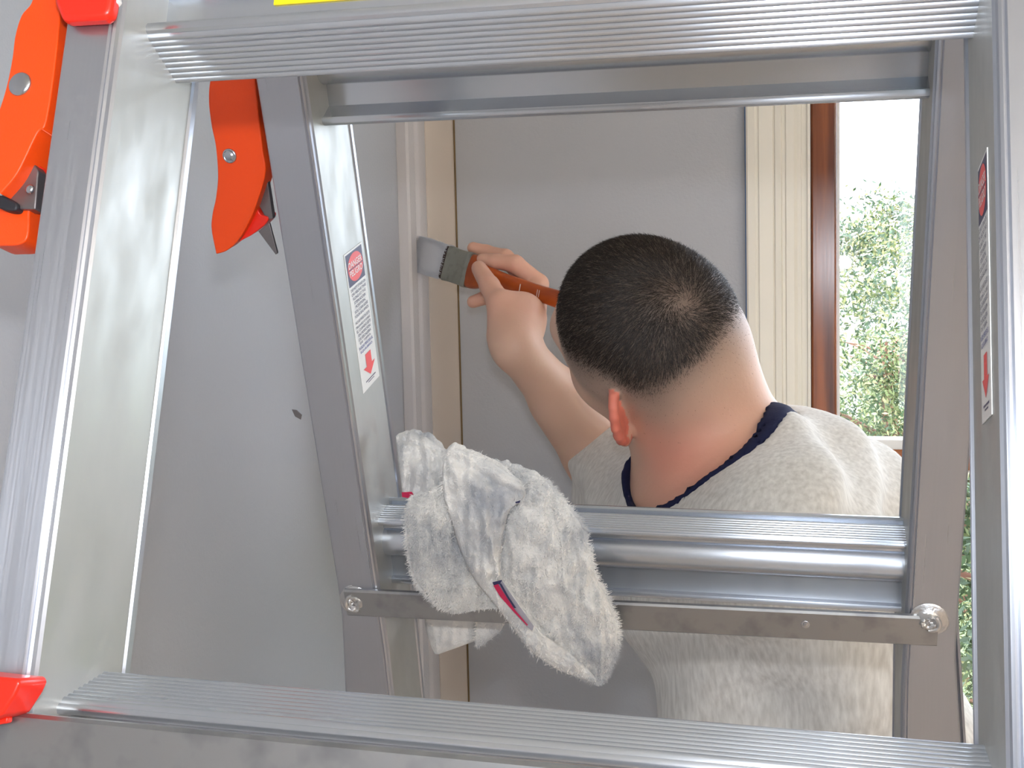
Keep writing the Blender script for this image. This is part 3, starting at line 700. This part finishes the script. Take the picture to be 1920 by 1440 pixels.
t, b = nodes(M_skin); L = t.links
def attr(nm): a = t.nodes.new('ShaderNodeAttribute'); a.attribute_name = nm; return a
def mixc(a, b_, facs):
    mx = t.nodes.new('ShaderNodeMix'); mx.data_type = 'RGBA'
    if isinstance(a, tuple): mx.inputs[6].default_value = a
    else: L.new(a, mx.inputs[6])
    mx.inputs[7].default_value = b_; L.new(facs, mx.inputs[0]); return mx.outputs[2]
c1 = mixc(lin(216, 176, 152), lin(220, 124, 104), attr('flush').outputs['Fac'])
c2 = mixc(c1, lin(140, 122, 110), attr('fuzz').outputs['Fac'])
c3 = mixc(c2, lin(74, 60, 50), attr('hairm').outputs['Fac'])
L.new(c3, b.inputs['Base Color'])
b.inputs['Subsurface Weight'].default_value = .12; b.inputs['Subsurface Radius'].default_value = (.6, .2, .1); b.inputs['Subsurface Scale'].default_value = .006
tc_ = t.nodes.new('ShaderNodeTexCoord'); nn = t.nodes.new('ShaderNodeTexNoise'); nn.inputs['Scale'].default_value = 260; L.new(tc_.outputs['Object'], nn.inputs['Vector'])
bp = t.nodes.new('ShaderNodeBump'); bp.inputs['Strength'].default_value = .18; bp.inputs['Distance'].default_value = .001; L.new(nn.outputs['Fac'], bp.inputs['Height']); L.new(bp.outputs[0], b.inputs['Normal'])
body = fastmesh('body', VB, QB, M_skin, man, col={'flush': np.concatenate([flush, z2]), 'fuzz': np.concatenate([fuzz * .72, z2]), 'hairm': np.concatenate([hair ** 1.3 * (.84 - .25 * np.exp(-(np.linalg.norm(V1 - P(1290, 562, .975), axis=1) / .022) ** 2)), z2])})
# hair: short strands combed away from the crown whorl
fcen = V1[Q1].mean(1); fn = nrm(1) if False else None
fN = np.cross(V1[Q1[:, 2]] - V1[Q1[:, 0]], V1[Q1[:, 3]] - V1[Q1[:, 1]]); fA = np.linalg.norm(fN, axis=1); fN = fN / (fA[:, None] + 1e-12)
hd = hair[Q1].mean(1); fz = fuzz[Q1].mean(1)
wgt = fA * (hd + .34 * fz)
NS = 56000; pick = rng.choice(len(Q1), NS, p=wgt / wgt.sum())
ua, ub = rng.random((2, NS)); q4 = V1[Q1[pick]]
roots = q4[:, 0] * ((1 - ua) * (1 - ub))[:, None] + q4[:, 1] * (ua * (1 - ub))[:, None] + q4[:, 2] * (ua * ub)[:, None] + q4[:, 3] * ((1 - ua) * ub)[:, None]
rn = fN[pick]
if (rn * (roots - HC)).sum(1).mean() < 0: rn = -rn
wc = P(1290, 562, .975); dv = roots - wc; tang = dv - rn * (dv * rn).sum(1)[:, None]; dist = np.linalg.norm(tang, axis=1)[:, None]; tang = tang / (dist + 1e-6)
swirl = np.cross(rn, tang) * np.exp(-dist / .03) * 1.2
lh = ((roots - HC) @ Hd); lf = ((roots - HC) @ Fd_); grav = -Hd[None, :] * .25
comb = tang + swirl + grav; comb -= rn * (comb * rn).sum(1)[:, None]; comb /= (np.linalg.norm(comb, axis=1)[:, None] + 1e-9)
hr = hd[pick]; hls = (-.012 + np.maximum(0, lf + .035) * .42)
lift = .55
length = (.0022 + .0085 * sstep(0.2, 1.0, hr) * sstep(-.02, .05, lh - hls)) * rng.uniform(.6, 1.15, NS)
length *= 1 - .55 * np.exp(-(dist[:, 0] / .018) ** 2)
dirs = comb * .9 + rn * lift + rng.normal(0, .16, (NS, 3)); dirs /= np.linalg.norm(dirs, axis=1)[:, None]
VS, QS = strands(roots - rn * .0006, dirs, length, rng.uniform(.00022, .00042, NS), bend=-rn * .35)
hm = [mat('hair_dark', lin(32, 24, 18), .55, spec=.25), mat('hair_brown', lin(50, 37, 27), .5, spec=.3), mat('hair_grey', lin(104, 91, 79), .5, spec=.3)]
pc = rng.random(NS); low = 1 - sstep(.5, 1, hr)
mi = np.where(pc < .06 + .30 * low, 2, np.where(pc < .34 + .4 * low, 1, 0)); mi = np.concatenate([mi, mi])
ho = fastmesh('hair', VS, QS, None, man, hm, mi); ho['kind'] = 'stuff'; ho['label'] = 'short dark brown hair greying at the sides'

# eyes
M_eye = [mat('eye_white', lin(228, 222, 216), .25), mat('iris', lin(70, 84, 90), .2), mat('pupil', (.005, .005, .005, 1), .2)]
for sd in (1, -1):
    ec = hp(.0845, .031 * sd, -.004); mb = MB(); R_ = .0125; st_ = [0.02, .16, .30, .42, .7, 1.0, 1.4, 1.9, 2.5, 3.1]
    rr_ = [[W(ec + Fd_ * R_ * math.cos(a) + R_ * math.sin(a) * (Ld * math.cos(t_) + Hd * math.sin(t_))) for t_ in np.linspace(0, 2 * math.pi, 21)[:-1]] for a in st_]
    mb.rings(rr_[:3], mi=2); mb.rings(rr_[2:5], cap=False, mi=1); mb.rings(rr_[4:], cap=False, mi=0); mb.build('eye', None, man, 60, mats=M_eye)
# shirt
Sa = nrm(Le - Ls); cutp = Ls + (Le - Ls) * .80
sleeveL = [Cap(Ls, Ls + (Le - Ls) * .95, .066, .062, .03)]
sleeveR = [Cap(Rs, Re, .062, .056, .03)]
hs = .0045; lo, n, Fg = grid_field([-.02, -.06, .80], [.52, .66, 1.46], hs)
fill(Fg, lo, hs, [Cap(Cn - NN * .012, chest, .070, .095, .05)] + torso[:3] + torso[4:] + [Ell(pelv, TAX, (.155, .125, .12), .05)], inf=.009, pad=.05)
fill(Fg, lo, hs, sleeveL + sleeveR, inf=.004, pad=.05)
p = pts_of(lo, n, hs).astype(np.float32)
# folds: pulled diagonally from the shoulder and hanging at the waist
fold = .006 * np.sin((p @ np.array([26, 10, -8.])) * 2.2 + 2 * vnoise(p, 14, .7)) * sstep(.15, .35, p[..., 1]) + .0045 * np.sin((p @ np.array([30., 34, 20])) * 2.4 + 2.5 * vnoise(p, 12, .2)) * (1 - sstep(.12, .3, p[..., 1])) + .003 * vnoise(p, 60, .4)
Fg += fold.astype(np.float32); del fold
ncut = Cap(Cn - NN * .004, Cn + NN * .14, .072, .082).d(p); along = (p - Cn) @ nrm(np.array([.7, -.7, 0]))
cw_ = .009 + .011 * sstep(-.05, .08, along)
Fcol = np.maximum(np.maximum(Fg - .0028, ncut - cw_), -ncut); Fcol = np.maximum(Fcol, -(Fg + .006)).astype(np.float32)
Fg = np.maximum(Fg, -(ncut - cw_ + .004))
e_ = (p - cutp) @ Sa; rad = np.linalg.norm(p - cutp, axis=-1); Fg = np.where(rad < .10, np.maximum(Fg, e_), Fg)
Fg = np.maximum(Fg, p[..., 1] - .60)
# hollow the sleeve end
Fg = np.maximum(Fg, -Cap(cutp - Sa * .02, cutp + Sa * .08, .050, .054).d(p))
V3, Q3 = surface(Fg, lo, hs); V3 = relax(V3, Q3, 2); VC, QC = surface(Fcol, lo, hs); VC = relax(VC, QC, 2); del Fg, Fcol, p
M_shirt = mat('heather_cotton', lin(216, 212, 205), .9, spec=.15)
add_noise(M_shirt, 240, lin(200, 195, 187), lin(228, 224, 217), bump=.3, detail=4, stretch=(1, 1, .22), lo=.3, hi=.7)
M_shirt.node_tree.nodes['Principled BSDF'].inputs['Sheen Weight'].default_value = .2
shirt = fastmesh('t_shirt', V3, Q3, M_shirt, man); shirt['label'] = 'pale heather grey t-shirt'
# navy undershirt collar and the seam below it
M_navyc = mat('navy_cotton', lin(30, 33, 62), .85, spec=.2); add_noise(M_navyc, 500, bump=.2)
fastmesh('undershirt_collar', VC, QC, M_navyc, man)
# trousers and shoes
h4 = .008; lo, n, Fg = grid_field([.15, .44, .90], [.68, 1.50, 1.45], h4)
fill(Fg, lo, h4, [Ell(pelv, TAX, (.160, .130, .14), .05), Ell(pelv - [0, .04, 0], TAX, (.150, .125, .08), .04)] + legs[:4], inf=.020, pad=.06)
p = pts_of(lo, n, h4); Fg = np.maximum(Fg + .004 * np.sin(p[..., 1] * 60 + 3 * vnoise(p, 20, .1)), np.maximum(p[..., 1] - (fl - .05), .545 - p[..., 1])); V4, Q4 = surface(Fg, lo, h4)
fastmesh('trousers', relax(V4, Q4, 2), Q4, mat('denim', lin(70, 84, 110), .85), man)
for ft in (footL, footR):
    lo, n, Fg = grid_field(ft - .12, ft + [.12, .10, .26], .006)
    fill(Fg, lo, .006, [Cap(ft + [.0, .045, 0], ft + [-.075, .062, .15], .042, .036, .03), Cap(ft, ft + [0, .04, 0], .05, .05, .03)], pad=.05)
    p = pts_of(lo, n, .006); Fg = np.maximum(Fg, np.maximum(p[..., 1] - (fl - .002 - .0), (ft[1] - .0) - p[..., 1])); V5, Q5 = surface(Fg, lo, .006)
    fastmesh('shoe', relax(V5, Q5, 1), Q5, mat('shoe_leather', lin(90, 70, 55), .6), man)

# ------------------------------------------------------------------ brush held against the moulding
tip = P(780, 474, 1.455); ferE = P(884, 508, 1.385); axb = nrm(ferE - tip)
wv = np.array([.0, 1., 0]); wv = P(0, 0, 1) * 0 + (P(838, 515, 1.42) - P(845, 455, 1.42)); wv = nrm(wv - axb * (wv @ axb)); tv = np.cross(axb, wv); tv = tv if tv[2] < 0 else -tv
brush = thing('paintbrush', 'flat paintbrush with orange-brown handle and white paint on its bristles', 'paintbrush', W(tip))
BP = lambda x, a, c_: W(tip + axb * x + wv * a + tv * c_)
Lf = np.linalg.norm(ferE - tip); x0f = Lf * .60
def slab(mb, stations, n=24, pw=.35):
    R = []
    for x, a, c_, s_ in stations:
        r = []
        for t_ in np.linspace(0, 2 * math.pi, n + 1)[:-1]:
            ct, st_ = math.cos(t_), math.sin(t_); r.append(BP(x, s_ + a * math.copysign(abs(ct) ** pw, ct), c_ * math.copysign(abs(st_) ** pw, st_)))
        R.append(r)
    mb.rings(R)
M_handle = mat('varnished_handle', lin(176, 78, 18), .28, spec=.55); add_noise(M_handle, 30, lin(150, 62, 14), lin(192, 90, 26), stretch=(.3, 1, 1), detail=4)
M_ferr = mat('ferrule_metal', (.33, .32, .27, 1), .42, .85); add_noise(M_ferr, 120, (.30, .30, .25, 1), (.36, .36, .31, 1), lo=.3, hi=.5)
M_brist = mat('painted_bristle', lin(190, 190, 194), .45); M_bdark = mat('dark_bristle', lin(58, 40, 34), .6)
hwf = .5 * np.linalg.norm(P(838, 518, 1.43) - P(843, 455, 1.43))
mb = MB(); slab(mb, [(x0f, hwf, .0075, 0), (x0f + .001, hwf + .0008, .0082, 0), (x0f + .003, hwf + .0008, .0082, 0), (x0f + .004, hwf, .0077, 0), (Lf - .008, hwf * 1.0, .0078, 0), (Lf - .007, hwf + .0008, .0084, 0), (Lf - .005, hwf + .0008, .0084, 0), (Lf - .003, hwf, .0078, 0), (Lf, hwf, .0075, 0)], pw=.28)
fe_ = mb.build('ferrule', M_ferr, brush, smooth=50)
HL = .175
hstat = [(Lf - .004, hwf * .96, .0072, 0), (Lf + .006, hwf * .99, .0085, 0), (Lf + .012, hwf * .93, .0095, 0), (Lf + .020, hwf * .78, .0098, 0), (Lf + .030, hwf * .60, .0095, 0), (Lf + .042, hwf * .50, .009, 0), (Lf + .06, hwf * .46, .0085, 0),
         (Lf + .09, hwf * .46, .0082, 0), (Lf + .12, hwf * .44, .008, 0), (Lf + .15, hwf * .48, .0075, 0), (Lf + .168, hwf * .40, .006, 0), (Lf + HL, hwf * .18, .003, 0)]
mb = MB(); slab(mb, hstat, 28, .62); ha = mb.build('handle', M_handle, brush, smooth=50)
for xx, ww in ((.093, .0012), (.121, .0008), (.124, .0008)):
    mb = MB(); mb.add([BP(Lf + xx + dx, a, .0108) for dx, a in ((0, -.004), (ww, -.004), (ww + .001, .004), (.001, .004))], [(0, 1, 2, 3)]); mb.build('handle_print', M_white, ha)
mb = MB(); slab(mb, [(x0f, hwf * .93, .0065, 0), (x0f - .006, hwf * .95, .0072, 0), (x0f - .016, hwf * 1.04, .0085, 0), (x0f * .35, hwf * 1.10, .008, 0), (.006, hwf * 1.08, .0055, 0), (.001, hwf * 1.02, .003, 0)], 32, .45)
br = mb.build('bristles', M_brist, brush, smooth=60)
mb = MB(); slab(mb, [(x0f + .001, hwf * .97, .0071, 0), (x0f - .005, hwf * .98, .0076, 0)], 32, .45); mb.build('bare_bristle_root', M_bdark, brush, smooth=60)
nb_ = 2600; aa = rng.uniform(-1.05, 1.05, nb_) * hwf; cc_ = rng.uniform(-.006, .008, nb_); x_ = rng.uniform(.0, x0f * .8, nb_)
r0 = tip + np.outer(x_ + .012, axb) + np.outer(aa, wv) + np.outer(np.sign(cc_) * .0075, tv)
ddir = -axb + rng.normal(0, .07, (nb_, 3)); VS, QS = strands(r0, ddir, rng.uniform(.008, .016, nb_), rng.uniform(.0003, .0006, nb_))
bf = fastmesh('bristle_hairs', VS, QS, M_brist, brush); bf['kind'] = 'stuff'

# ------------------------------------------------------------------ towel draped over the far rung
M_tow = mat('terry_cloth', lin(214, 210, 204), .95, spec=.1)
add_noise(M_tow, 26, lin(158, 159, 162), lin(218, 214, 208), bump=.0, detail=5, lo=.34, hi=.56)
add_noise(M_tow, 650, bump=.7, detail=3, dist=.0015)
M_tow.node_tree.nodes['Principled BSDF'].inputs['Sheen Weight'].default_value = .3
M_fuzz = mat('terry_loops', lin(226, 223, 218), .95, spec=.1)
mid = far.hit(960, 1050)
towel = thing('towel', 'paint-smeared white terry towel draped over the far middle rung', 'towel', far.w(mid[0], -.02, mid[1]))
tw = MB(); fuzzpts = []; fuzzedge = []
def resample(pl, n):
    pl = np.array(pl, float); d = np.r_[0, np.cumsum(np.linalg.norm(np.diff(pl, axis=0), axis=1))]; t_ = np.linspace(0, d[-1], n)
    return np.stack([np.interp(t_, d, pl[:, i]) for i in range(pl.shape[1])], 1)
def sheet(Lp, Rp, w, bulge, thick=.004, nj=48, ni=28, wr=.002, ws=120, seed=0., fuzz=0, folds=(), edge=.6, shape=.5):
    """cloth between two edge lines; w = depth in front (negative) of the rail face, may vary along the length"""
    Lr, Rr = resample(open_spline(Lp), nj), resample(open_spline(Rp), nj); wv_ = np.interp(np.linspace(0, 1, nj), np.linspace(0, 1, len(np.atleast_1d(w))), np.atleast_1d(w))
    top = np.zeros((nj, ni, 3)); bot = np.zeros((nj, ni, 3))
    for j in range(nj):
        for i in range(ni):
            t_ = i / (ni - 1); px, py = Lr[j] * (1 - t_) + Rr[j] * t_
            e = min(1, 4 * t_ * (1 - t_)) ** shape; ej = min(1, 5 * (j / (nj - 1)) * (1 - j / (nj - 1)) + .15) ** .5
            q = Vector((px * .004 + seed, py * .004, seed * 2)); z = noise.fractal(q * 6, 1.0, 2.0, 4) * wr + noise.fractal(q * 22, 1., 2., 2) * wr * .35
            z += (noise.noise(Vector((px * ws * .0008 + seed * 3, py * ws * .0002, 5.)))) * wr
            for (fa, fb, fw_, fd) in folds:
                A, B = np.array(fa, float), np.array(fb, float); ab = B - A; tt = np.clip(((px, py) - A) @ ab / (ab @ ab), 0, 1); dd = np.linalg.norm((px, py) - A - ab * tt); z -= fd * math.exp(-(dd / fw_) ** 2)
            ww = wv_[j] - (bulge * e * ej + z * min(1, e * 1.5)); a_, v__ = far.hit(px, py, ww)
            top[j, i] = far.c(a_, ww, v__)
            wb_ = wv_[j] + thick * e; bot[j, i] = top[j, i] + far.n * (ww * -1 + wb_ + .0005)
    V = list(top.reshape(-1, 3)) + list(bot.reshape(-1, 3)); Fc = []; nn_ = nj * ni
    for j in range(nj - 1):
        for i in range(ni - 1):
            a_ = j * ni + i; Fc.append((a_, a_ + 1, a_ + ni + 1, a_ + ni)); Fc.append((nn_ + a_, nn_ + a_ + ni, nn_ + a_ + ni + 1, nn_ + a_ + 1))
    for j in range(nj - 1):
        Fc.append((j * ni, j * ni + ni, nn_ + j * ni + ni, nn_ + j * ni)); Fc.append((j * ni + ni - 1, nn_ + j * ni + ni - 1, nn_ + j * ni + 2 * ni - 1, j * ni + 2 * ni - 1))
    for i in range(ni - 1):
        Fc.append((i, nn_ + i, nn_ + i + 1, i + 1)); k_ = (nj - 1) * ni; Fc.append((k_ + i, k_ + i + 1, nn_ + k_ + i + 1, nn_ + k_ + i))
    tw.add([W(q) for q in V], Fc)
    if fuzz:
        m1 = int(fuzz * .75); jj = rng.integers(0, nj - 1, m1); ii = rng.integers(0, ni - 1, m1); a_, b_ = rng.random((2, m1, 1))
        q = top[jj, ii] * (1 - a_) * (1 - b_) + top[jj + 1, ii] * a_ * (1 - b_) + top[jj, ii + 1] * (1 - a_) * b_ + top[jj + 1, ii + 1] * a_ * b_
        d_ = -far.n + rng.normal(0, .75, (m1, 3)) + np.array([0, .3, 0]); fuzzpts.append((q, d_))
        for edge_i, sg in ((0, -1), (ni - 1, 1)):
            m2 = int(fuzz * .11); jj = rng.integers(0, nj - 1, m2); a_ = rng.random((m2, 1)); q = top[jj, edge_i] * (1 - a_) + top[jj + 1, edge_i] * a_
            out = top[jj, edge_i] - top[jj, ni // 2]; out /= np.linalg.norm(out, axis=1)[:, None]; fuzzedge.append((q, out + rng.normal(0, .45, (m2, 3)) + np.array([0, .35, 0])))
# back drape seen below the brace
sheet([(795, 1140), (798, 1175), (806, 1205), (815, 1226)], [(945, 1140), (946, 1172), (900, 1198), (822, 1227)], .045, .003, wr=.002, seed=4, nj=20, ni=30, folds=[((890, 1165), (888, 1215), 6, -.006)])
sheet([(885, 1150), (890, 1175), (892, 1205), (892, 1212)], [(943, 1150), (942, 1178), (925, 1195), (897, 1214)], .040, .002, wr=.001, seed=4.5, nj=14, ni=12, fuzz=250)
# upper bunch beside the rail
sheet([(742, 818), (744, 850), (750, 890), (754, 922), (760, 932)], [(790, 812), (838, 850), (842, 885), (838, 912), (830, 930)], [.030, .014, .008], .010, wr=.004, seed=1, nj=34, ni=34, shape=.4, folds=[((800, 840), (806, 925), 7, -.005), ((770, 850), (768, 915), 8, .004), ((815, 890), (835, 925), 6, .004), ((742, 822), (840, 850), 4, .003)])
# left terry flap
sheet([(775, 928), (764, 960), (764, 1010), (775, 1075), (800, 1115), (830, 1138), (868, 1146)], [(845, 915), (860, 960), (870, 1010), (885, 1060), (905, 1100), (930, 1130), (935, 1140)], [-.002, -.006, -.012, -.012], .008, wr=.004, seed=2, nj=56, ni=34, fuzz=12000, shape=.35, folds=[((810, 960), (850, 1100), 18, -.003)])
# right back layer with the thick pile
sheet([(880, 862), (930, 905), (945, 960), (985, 1010), (985, 1090), (995, 1170), (1050, 1235), (1115, 1280)], [(915, 868), (1010, 895), (1046, 930), (1090, 985), (1102, 1030), (1120, 1090), (1140, 1125), (1158, 1200), (1128, 1284)], [.006, -.006, -.012, -.012, -.015], .008, wr=.0045, seed=3, nj=80, ni=50, fuzz=13000, shape=.35, folds=[((1050, 1090), (1110, 1150), 14, -.004), ((1125, 1110), (1128, 1240), 5, -.004)])
# middle strip with the hemmed edge
sheet([(838, 842), (830, 880), (832, 930), (845, 975), (862, 1030), (885, 1080), (925, 1130), (960, 1175), (1000, 1225), (1060, 1262), (1122, 1282)], [(852, 840), (915, 862), (985, 920), (955, 960), (942, 1010), (940, 1080), (975, 1130), (1010, 1180), (1050, 1210), (1090, 1240), (1124, 1280)], [-.006, -.014, -.020, -.020, -.016], .009, wr=.0035, seed=5, nj=110, ni=36, shape=.4, fuzz=1500, folds=[((905, 960), (935, 1080), 7, -.004), ((850, 860), (975, 930), 9, .004), ((925, 1085), (1005, 1182), 5, .003), ((833, 860), (850, 980), 4, .003)])
sheet([(985, 925), (955, 960), (944, 1010), (938, 1080), (965, 1120), (1000, 1175)], [(1030, 930), (1040, 960), (1060, 1010), (1065, 1080), (1070, 1120), (1085, 1180)], [-.010, -.016, -.018, -.014], .005, wr=.003, seed=6, nj=50, ni=30, shape=.5, fuzz=5000)
tb = tw.build('cloth', M_tow, towel, smooth=70)
q = np.concatenate([a for a, b in fuzzpts]); d_ = np.concatenate([b for a, b in fuzzpts]); d_ /= np.linalg.norm(d_, axis=1)[:, None]
qe = np.concatenate([a for a, b in fuzzedge]); de = np.concatenate([b for a, b in fuzzedge]); de /= np.linalg.norm(de, axis=1)[:, None]
q = np.concatenate([q, qe]); d_ = np.concatenate([d_, de]); le = np.r_[rng.uniform(.0008, .0026, len(q) - len(qe)), rng.uniform(.0010, .0048, len(qe))]
VS, QS = strands(q, d_, le, rng.uniform(.0003, .0006, len(q)))
fo = fastmesh('terry_pile', VS, QS, M_tow, towel); fo['kind'] = 'stuff'
def patch(pix, w, m_, name):
    mb = MB(); mb.rings([[far.w(*(lambda h_: (h_[0], w + e, h_[1]))(far.hit(x, y, w + e))) for x, y in pix] for e in (-.0006, .0004)]); return mb.build(name, m_, towel)
M_crim = mat('crimson_stripe', lin(178, 26, 70), .7); M_nv = mat('navy_stripe', lin(44, 44, 78), .7)
M_tag = mat('grey_tag_weave', lin(150, 148, 156), .7)
patch([(924, 1091), (941, 1088), (950, 1102), (975, 1138), (1001, 1174), (998, 1183), (990, 1177), (962, 1146), (940, 1120)], -.0312, M_tag, 'care_tag')
patch([(923, 1092), (942, 1087), (938, 1094), (932, 1097), (941, 1110), (957, 1134), (952, 1132), (934, 1112)], -.0318, M_nv, 'tag_stripe')
patch([(925, 1098), (934, 1095), (950, 1120), (966, 1144), (990, 1172), (988, 1173), (962, 1146), (938, 1119)], -.0322, M_crim, 'tag_stripe')
patch([(936, 1094), (940, 1094), (954, 1119), (968, 1140), (964, 1140), (950, 1119)], -.0326, M_nv, 'tag_stripe')
patch([(753, 923), (772, 922), (776, 928), (766, 934), (754, 932)], .0, M_crim, 'tag_stripe')
patch([(966, 941), (976, 938), (974, 943), (967, 944)], -.0280, M_nv, 'tag_end')

# ------------------------------------------------------------------ outdoors
M_leaf = [mat('leaf_dark', lin(66, 84, 54), .7, spec=.15), mat('leaf_mid', lin(116, 126, 82), .7, spec=.15), mat('leaf_pale', lin(172, 166, 122), .7, spec=.15), mat('leaf_cool', lin(96, 112, 92), .7, spec=.15)]
M_bark = mat('reddish_bark', lin(128, 88, 70), .85); M_birch = mat('pale_bark', lin(214, 210, 200), .8)
def tree(name, label, x, y, h_, rad, nleaf, leaf, mi_w, trunk=.06, lean=0, bark=None, base=.15, zg=-.6, group=None):
    o = thing(name, label, 'tree', (x, y, zg), group)
    bt_ = MB(); tips = []
    tp = [np.array([x + lean * t_ + .05 * math.sin(5 * t_), y + .04 * math.cos(4 * t_), zg + h_ * t_]) for t_ in np.linspace(0, 1, 10)]
    bt_.tube(tp, [trunk * (1.05 - .95 * t_) for t_ in np.linspace(0, 1, 10)], 8)
    for k_ in range(46):
        t_ = random.uniform(base, .97); s0 = tp[0] + (tp[-1] - tp[0]) * t_; an = random.uniform(0, 6.28); ln = rad * (1.15 - t_) * random.uniform(.6, 1.1) + .12
        e_ = s0 + np.array([math.cos(an) * ln, math.sin(an) * ln, ln * random.uniform(.1, .6)]); md_ = (s0 + e_) / 2 + np.array([0, 0, .06 * ln])
        bt_.tube([s0, md_, e_], [trunk * .28, trunk * .16, trunk * .05], 5); tips += [(s0, e_)]
    bt_.build('trunk', bark or M_bark, o)
    tips = np.array(tips); k_ = rng.integers(0, len(tips), nleaf); t_ = rng.uniform(.25, 1.08, (nleaf, 1)); c_ = tips[k_, 0] * (1 - t_) + tips[k_, 1] * t_ + rng.normal(0, rad * .09, (nleaf, 3))
    a_ = rng.normal(size=(nleaf, 3)); a_ /= np.linalg.norm(a_, axis=1)[:, None]; b_ = np.cross(a_, rng.normal(size=(nleaf, 3))); b_ /= np.linalg.norm(b_, axis=1)[:, None]
    L_ = rng.uniform(.5, 1.2, (nleaf, 1)) * leaf; Vv = np.stack([c_ - a_ * L_, c_ + b_ * L_ * .35, c_ + a_ * L_, c_ - b_ * L_ * .35], 1).reshape(-1, 3)
    Qq = np.arange(nleaf * 4).reshape(-1, 4); mi_ = rng.choice(len(M_leaf), nleaf, p=mi_w)
    Vc = (Vv - CAM) @ M     # back to view coordinates for the mesh builder
    fo_ = fastmesh('foliage', Vc, Qq, None, o, M_leaf, mi_, smooth=False); return o
gm = MB(); gm.box((-8, YB + 1.0, -1.2), (22, 60, -.62)); struct(gm.build('ground', mat('grass_ground', lin(112, 126, 88), .9)))
def outp(px, py, dist): q_ = W(P(px, py, dist)); return q_
q_ = outp(1655, 700, 4.4); tree('conifer', 'bushy green tree with reddish branches just outside the window', q_[0], q_[1], outp(1660, 640, 4.4)[2] + .6, .85, 60000, .013, [.35, .4, .15, .1], .05, lean=.06, base=.05)
q_ = outp(1880, 900, 2.35); tree('shrub', 'dark dense evergreen shrub low outside the right edge of the window', q_[0], q_[1], outp(1835, 870, 2.35)[2] + .6, .42, 16000, .013, [.55, .1, .05, .3], .03, base=.03)
q_ = outp(1720, 700, 8.0); tree('sapling', 'thin pale sapling with yellowish leaves beyond the bushy tree', q_[0], q_[1], outp(1600, 640, 8.0)[2] + .6, .9, 2600, .018, [.0, .15, .8, .05], .04, lean=-.2)
for i_, (px, d__, py) in enumerate(((1590, 15, 400), (1665, 22, 370), (1735, 30, 385))):
    q_ = outp(px, 700, d__); tree('tall_tree', ['tall distant tree at the left edge of the window view', 'tall distant tree with a pale trunk in the middle of the window view', 'tall distant tree on the right of the window view'][i_], q_[0], q_[1], outp(px, py, d__)[2] + .6, 1.2 + .5 * i_, 3500, .05 + .02 * i_, [.1, .2, .3, .4], .10, bark=M_birch, base=.35, group='tall trees far outside')
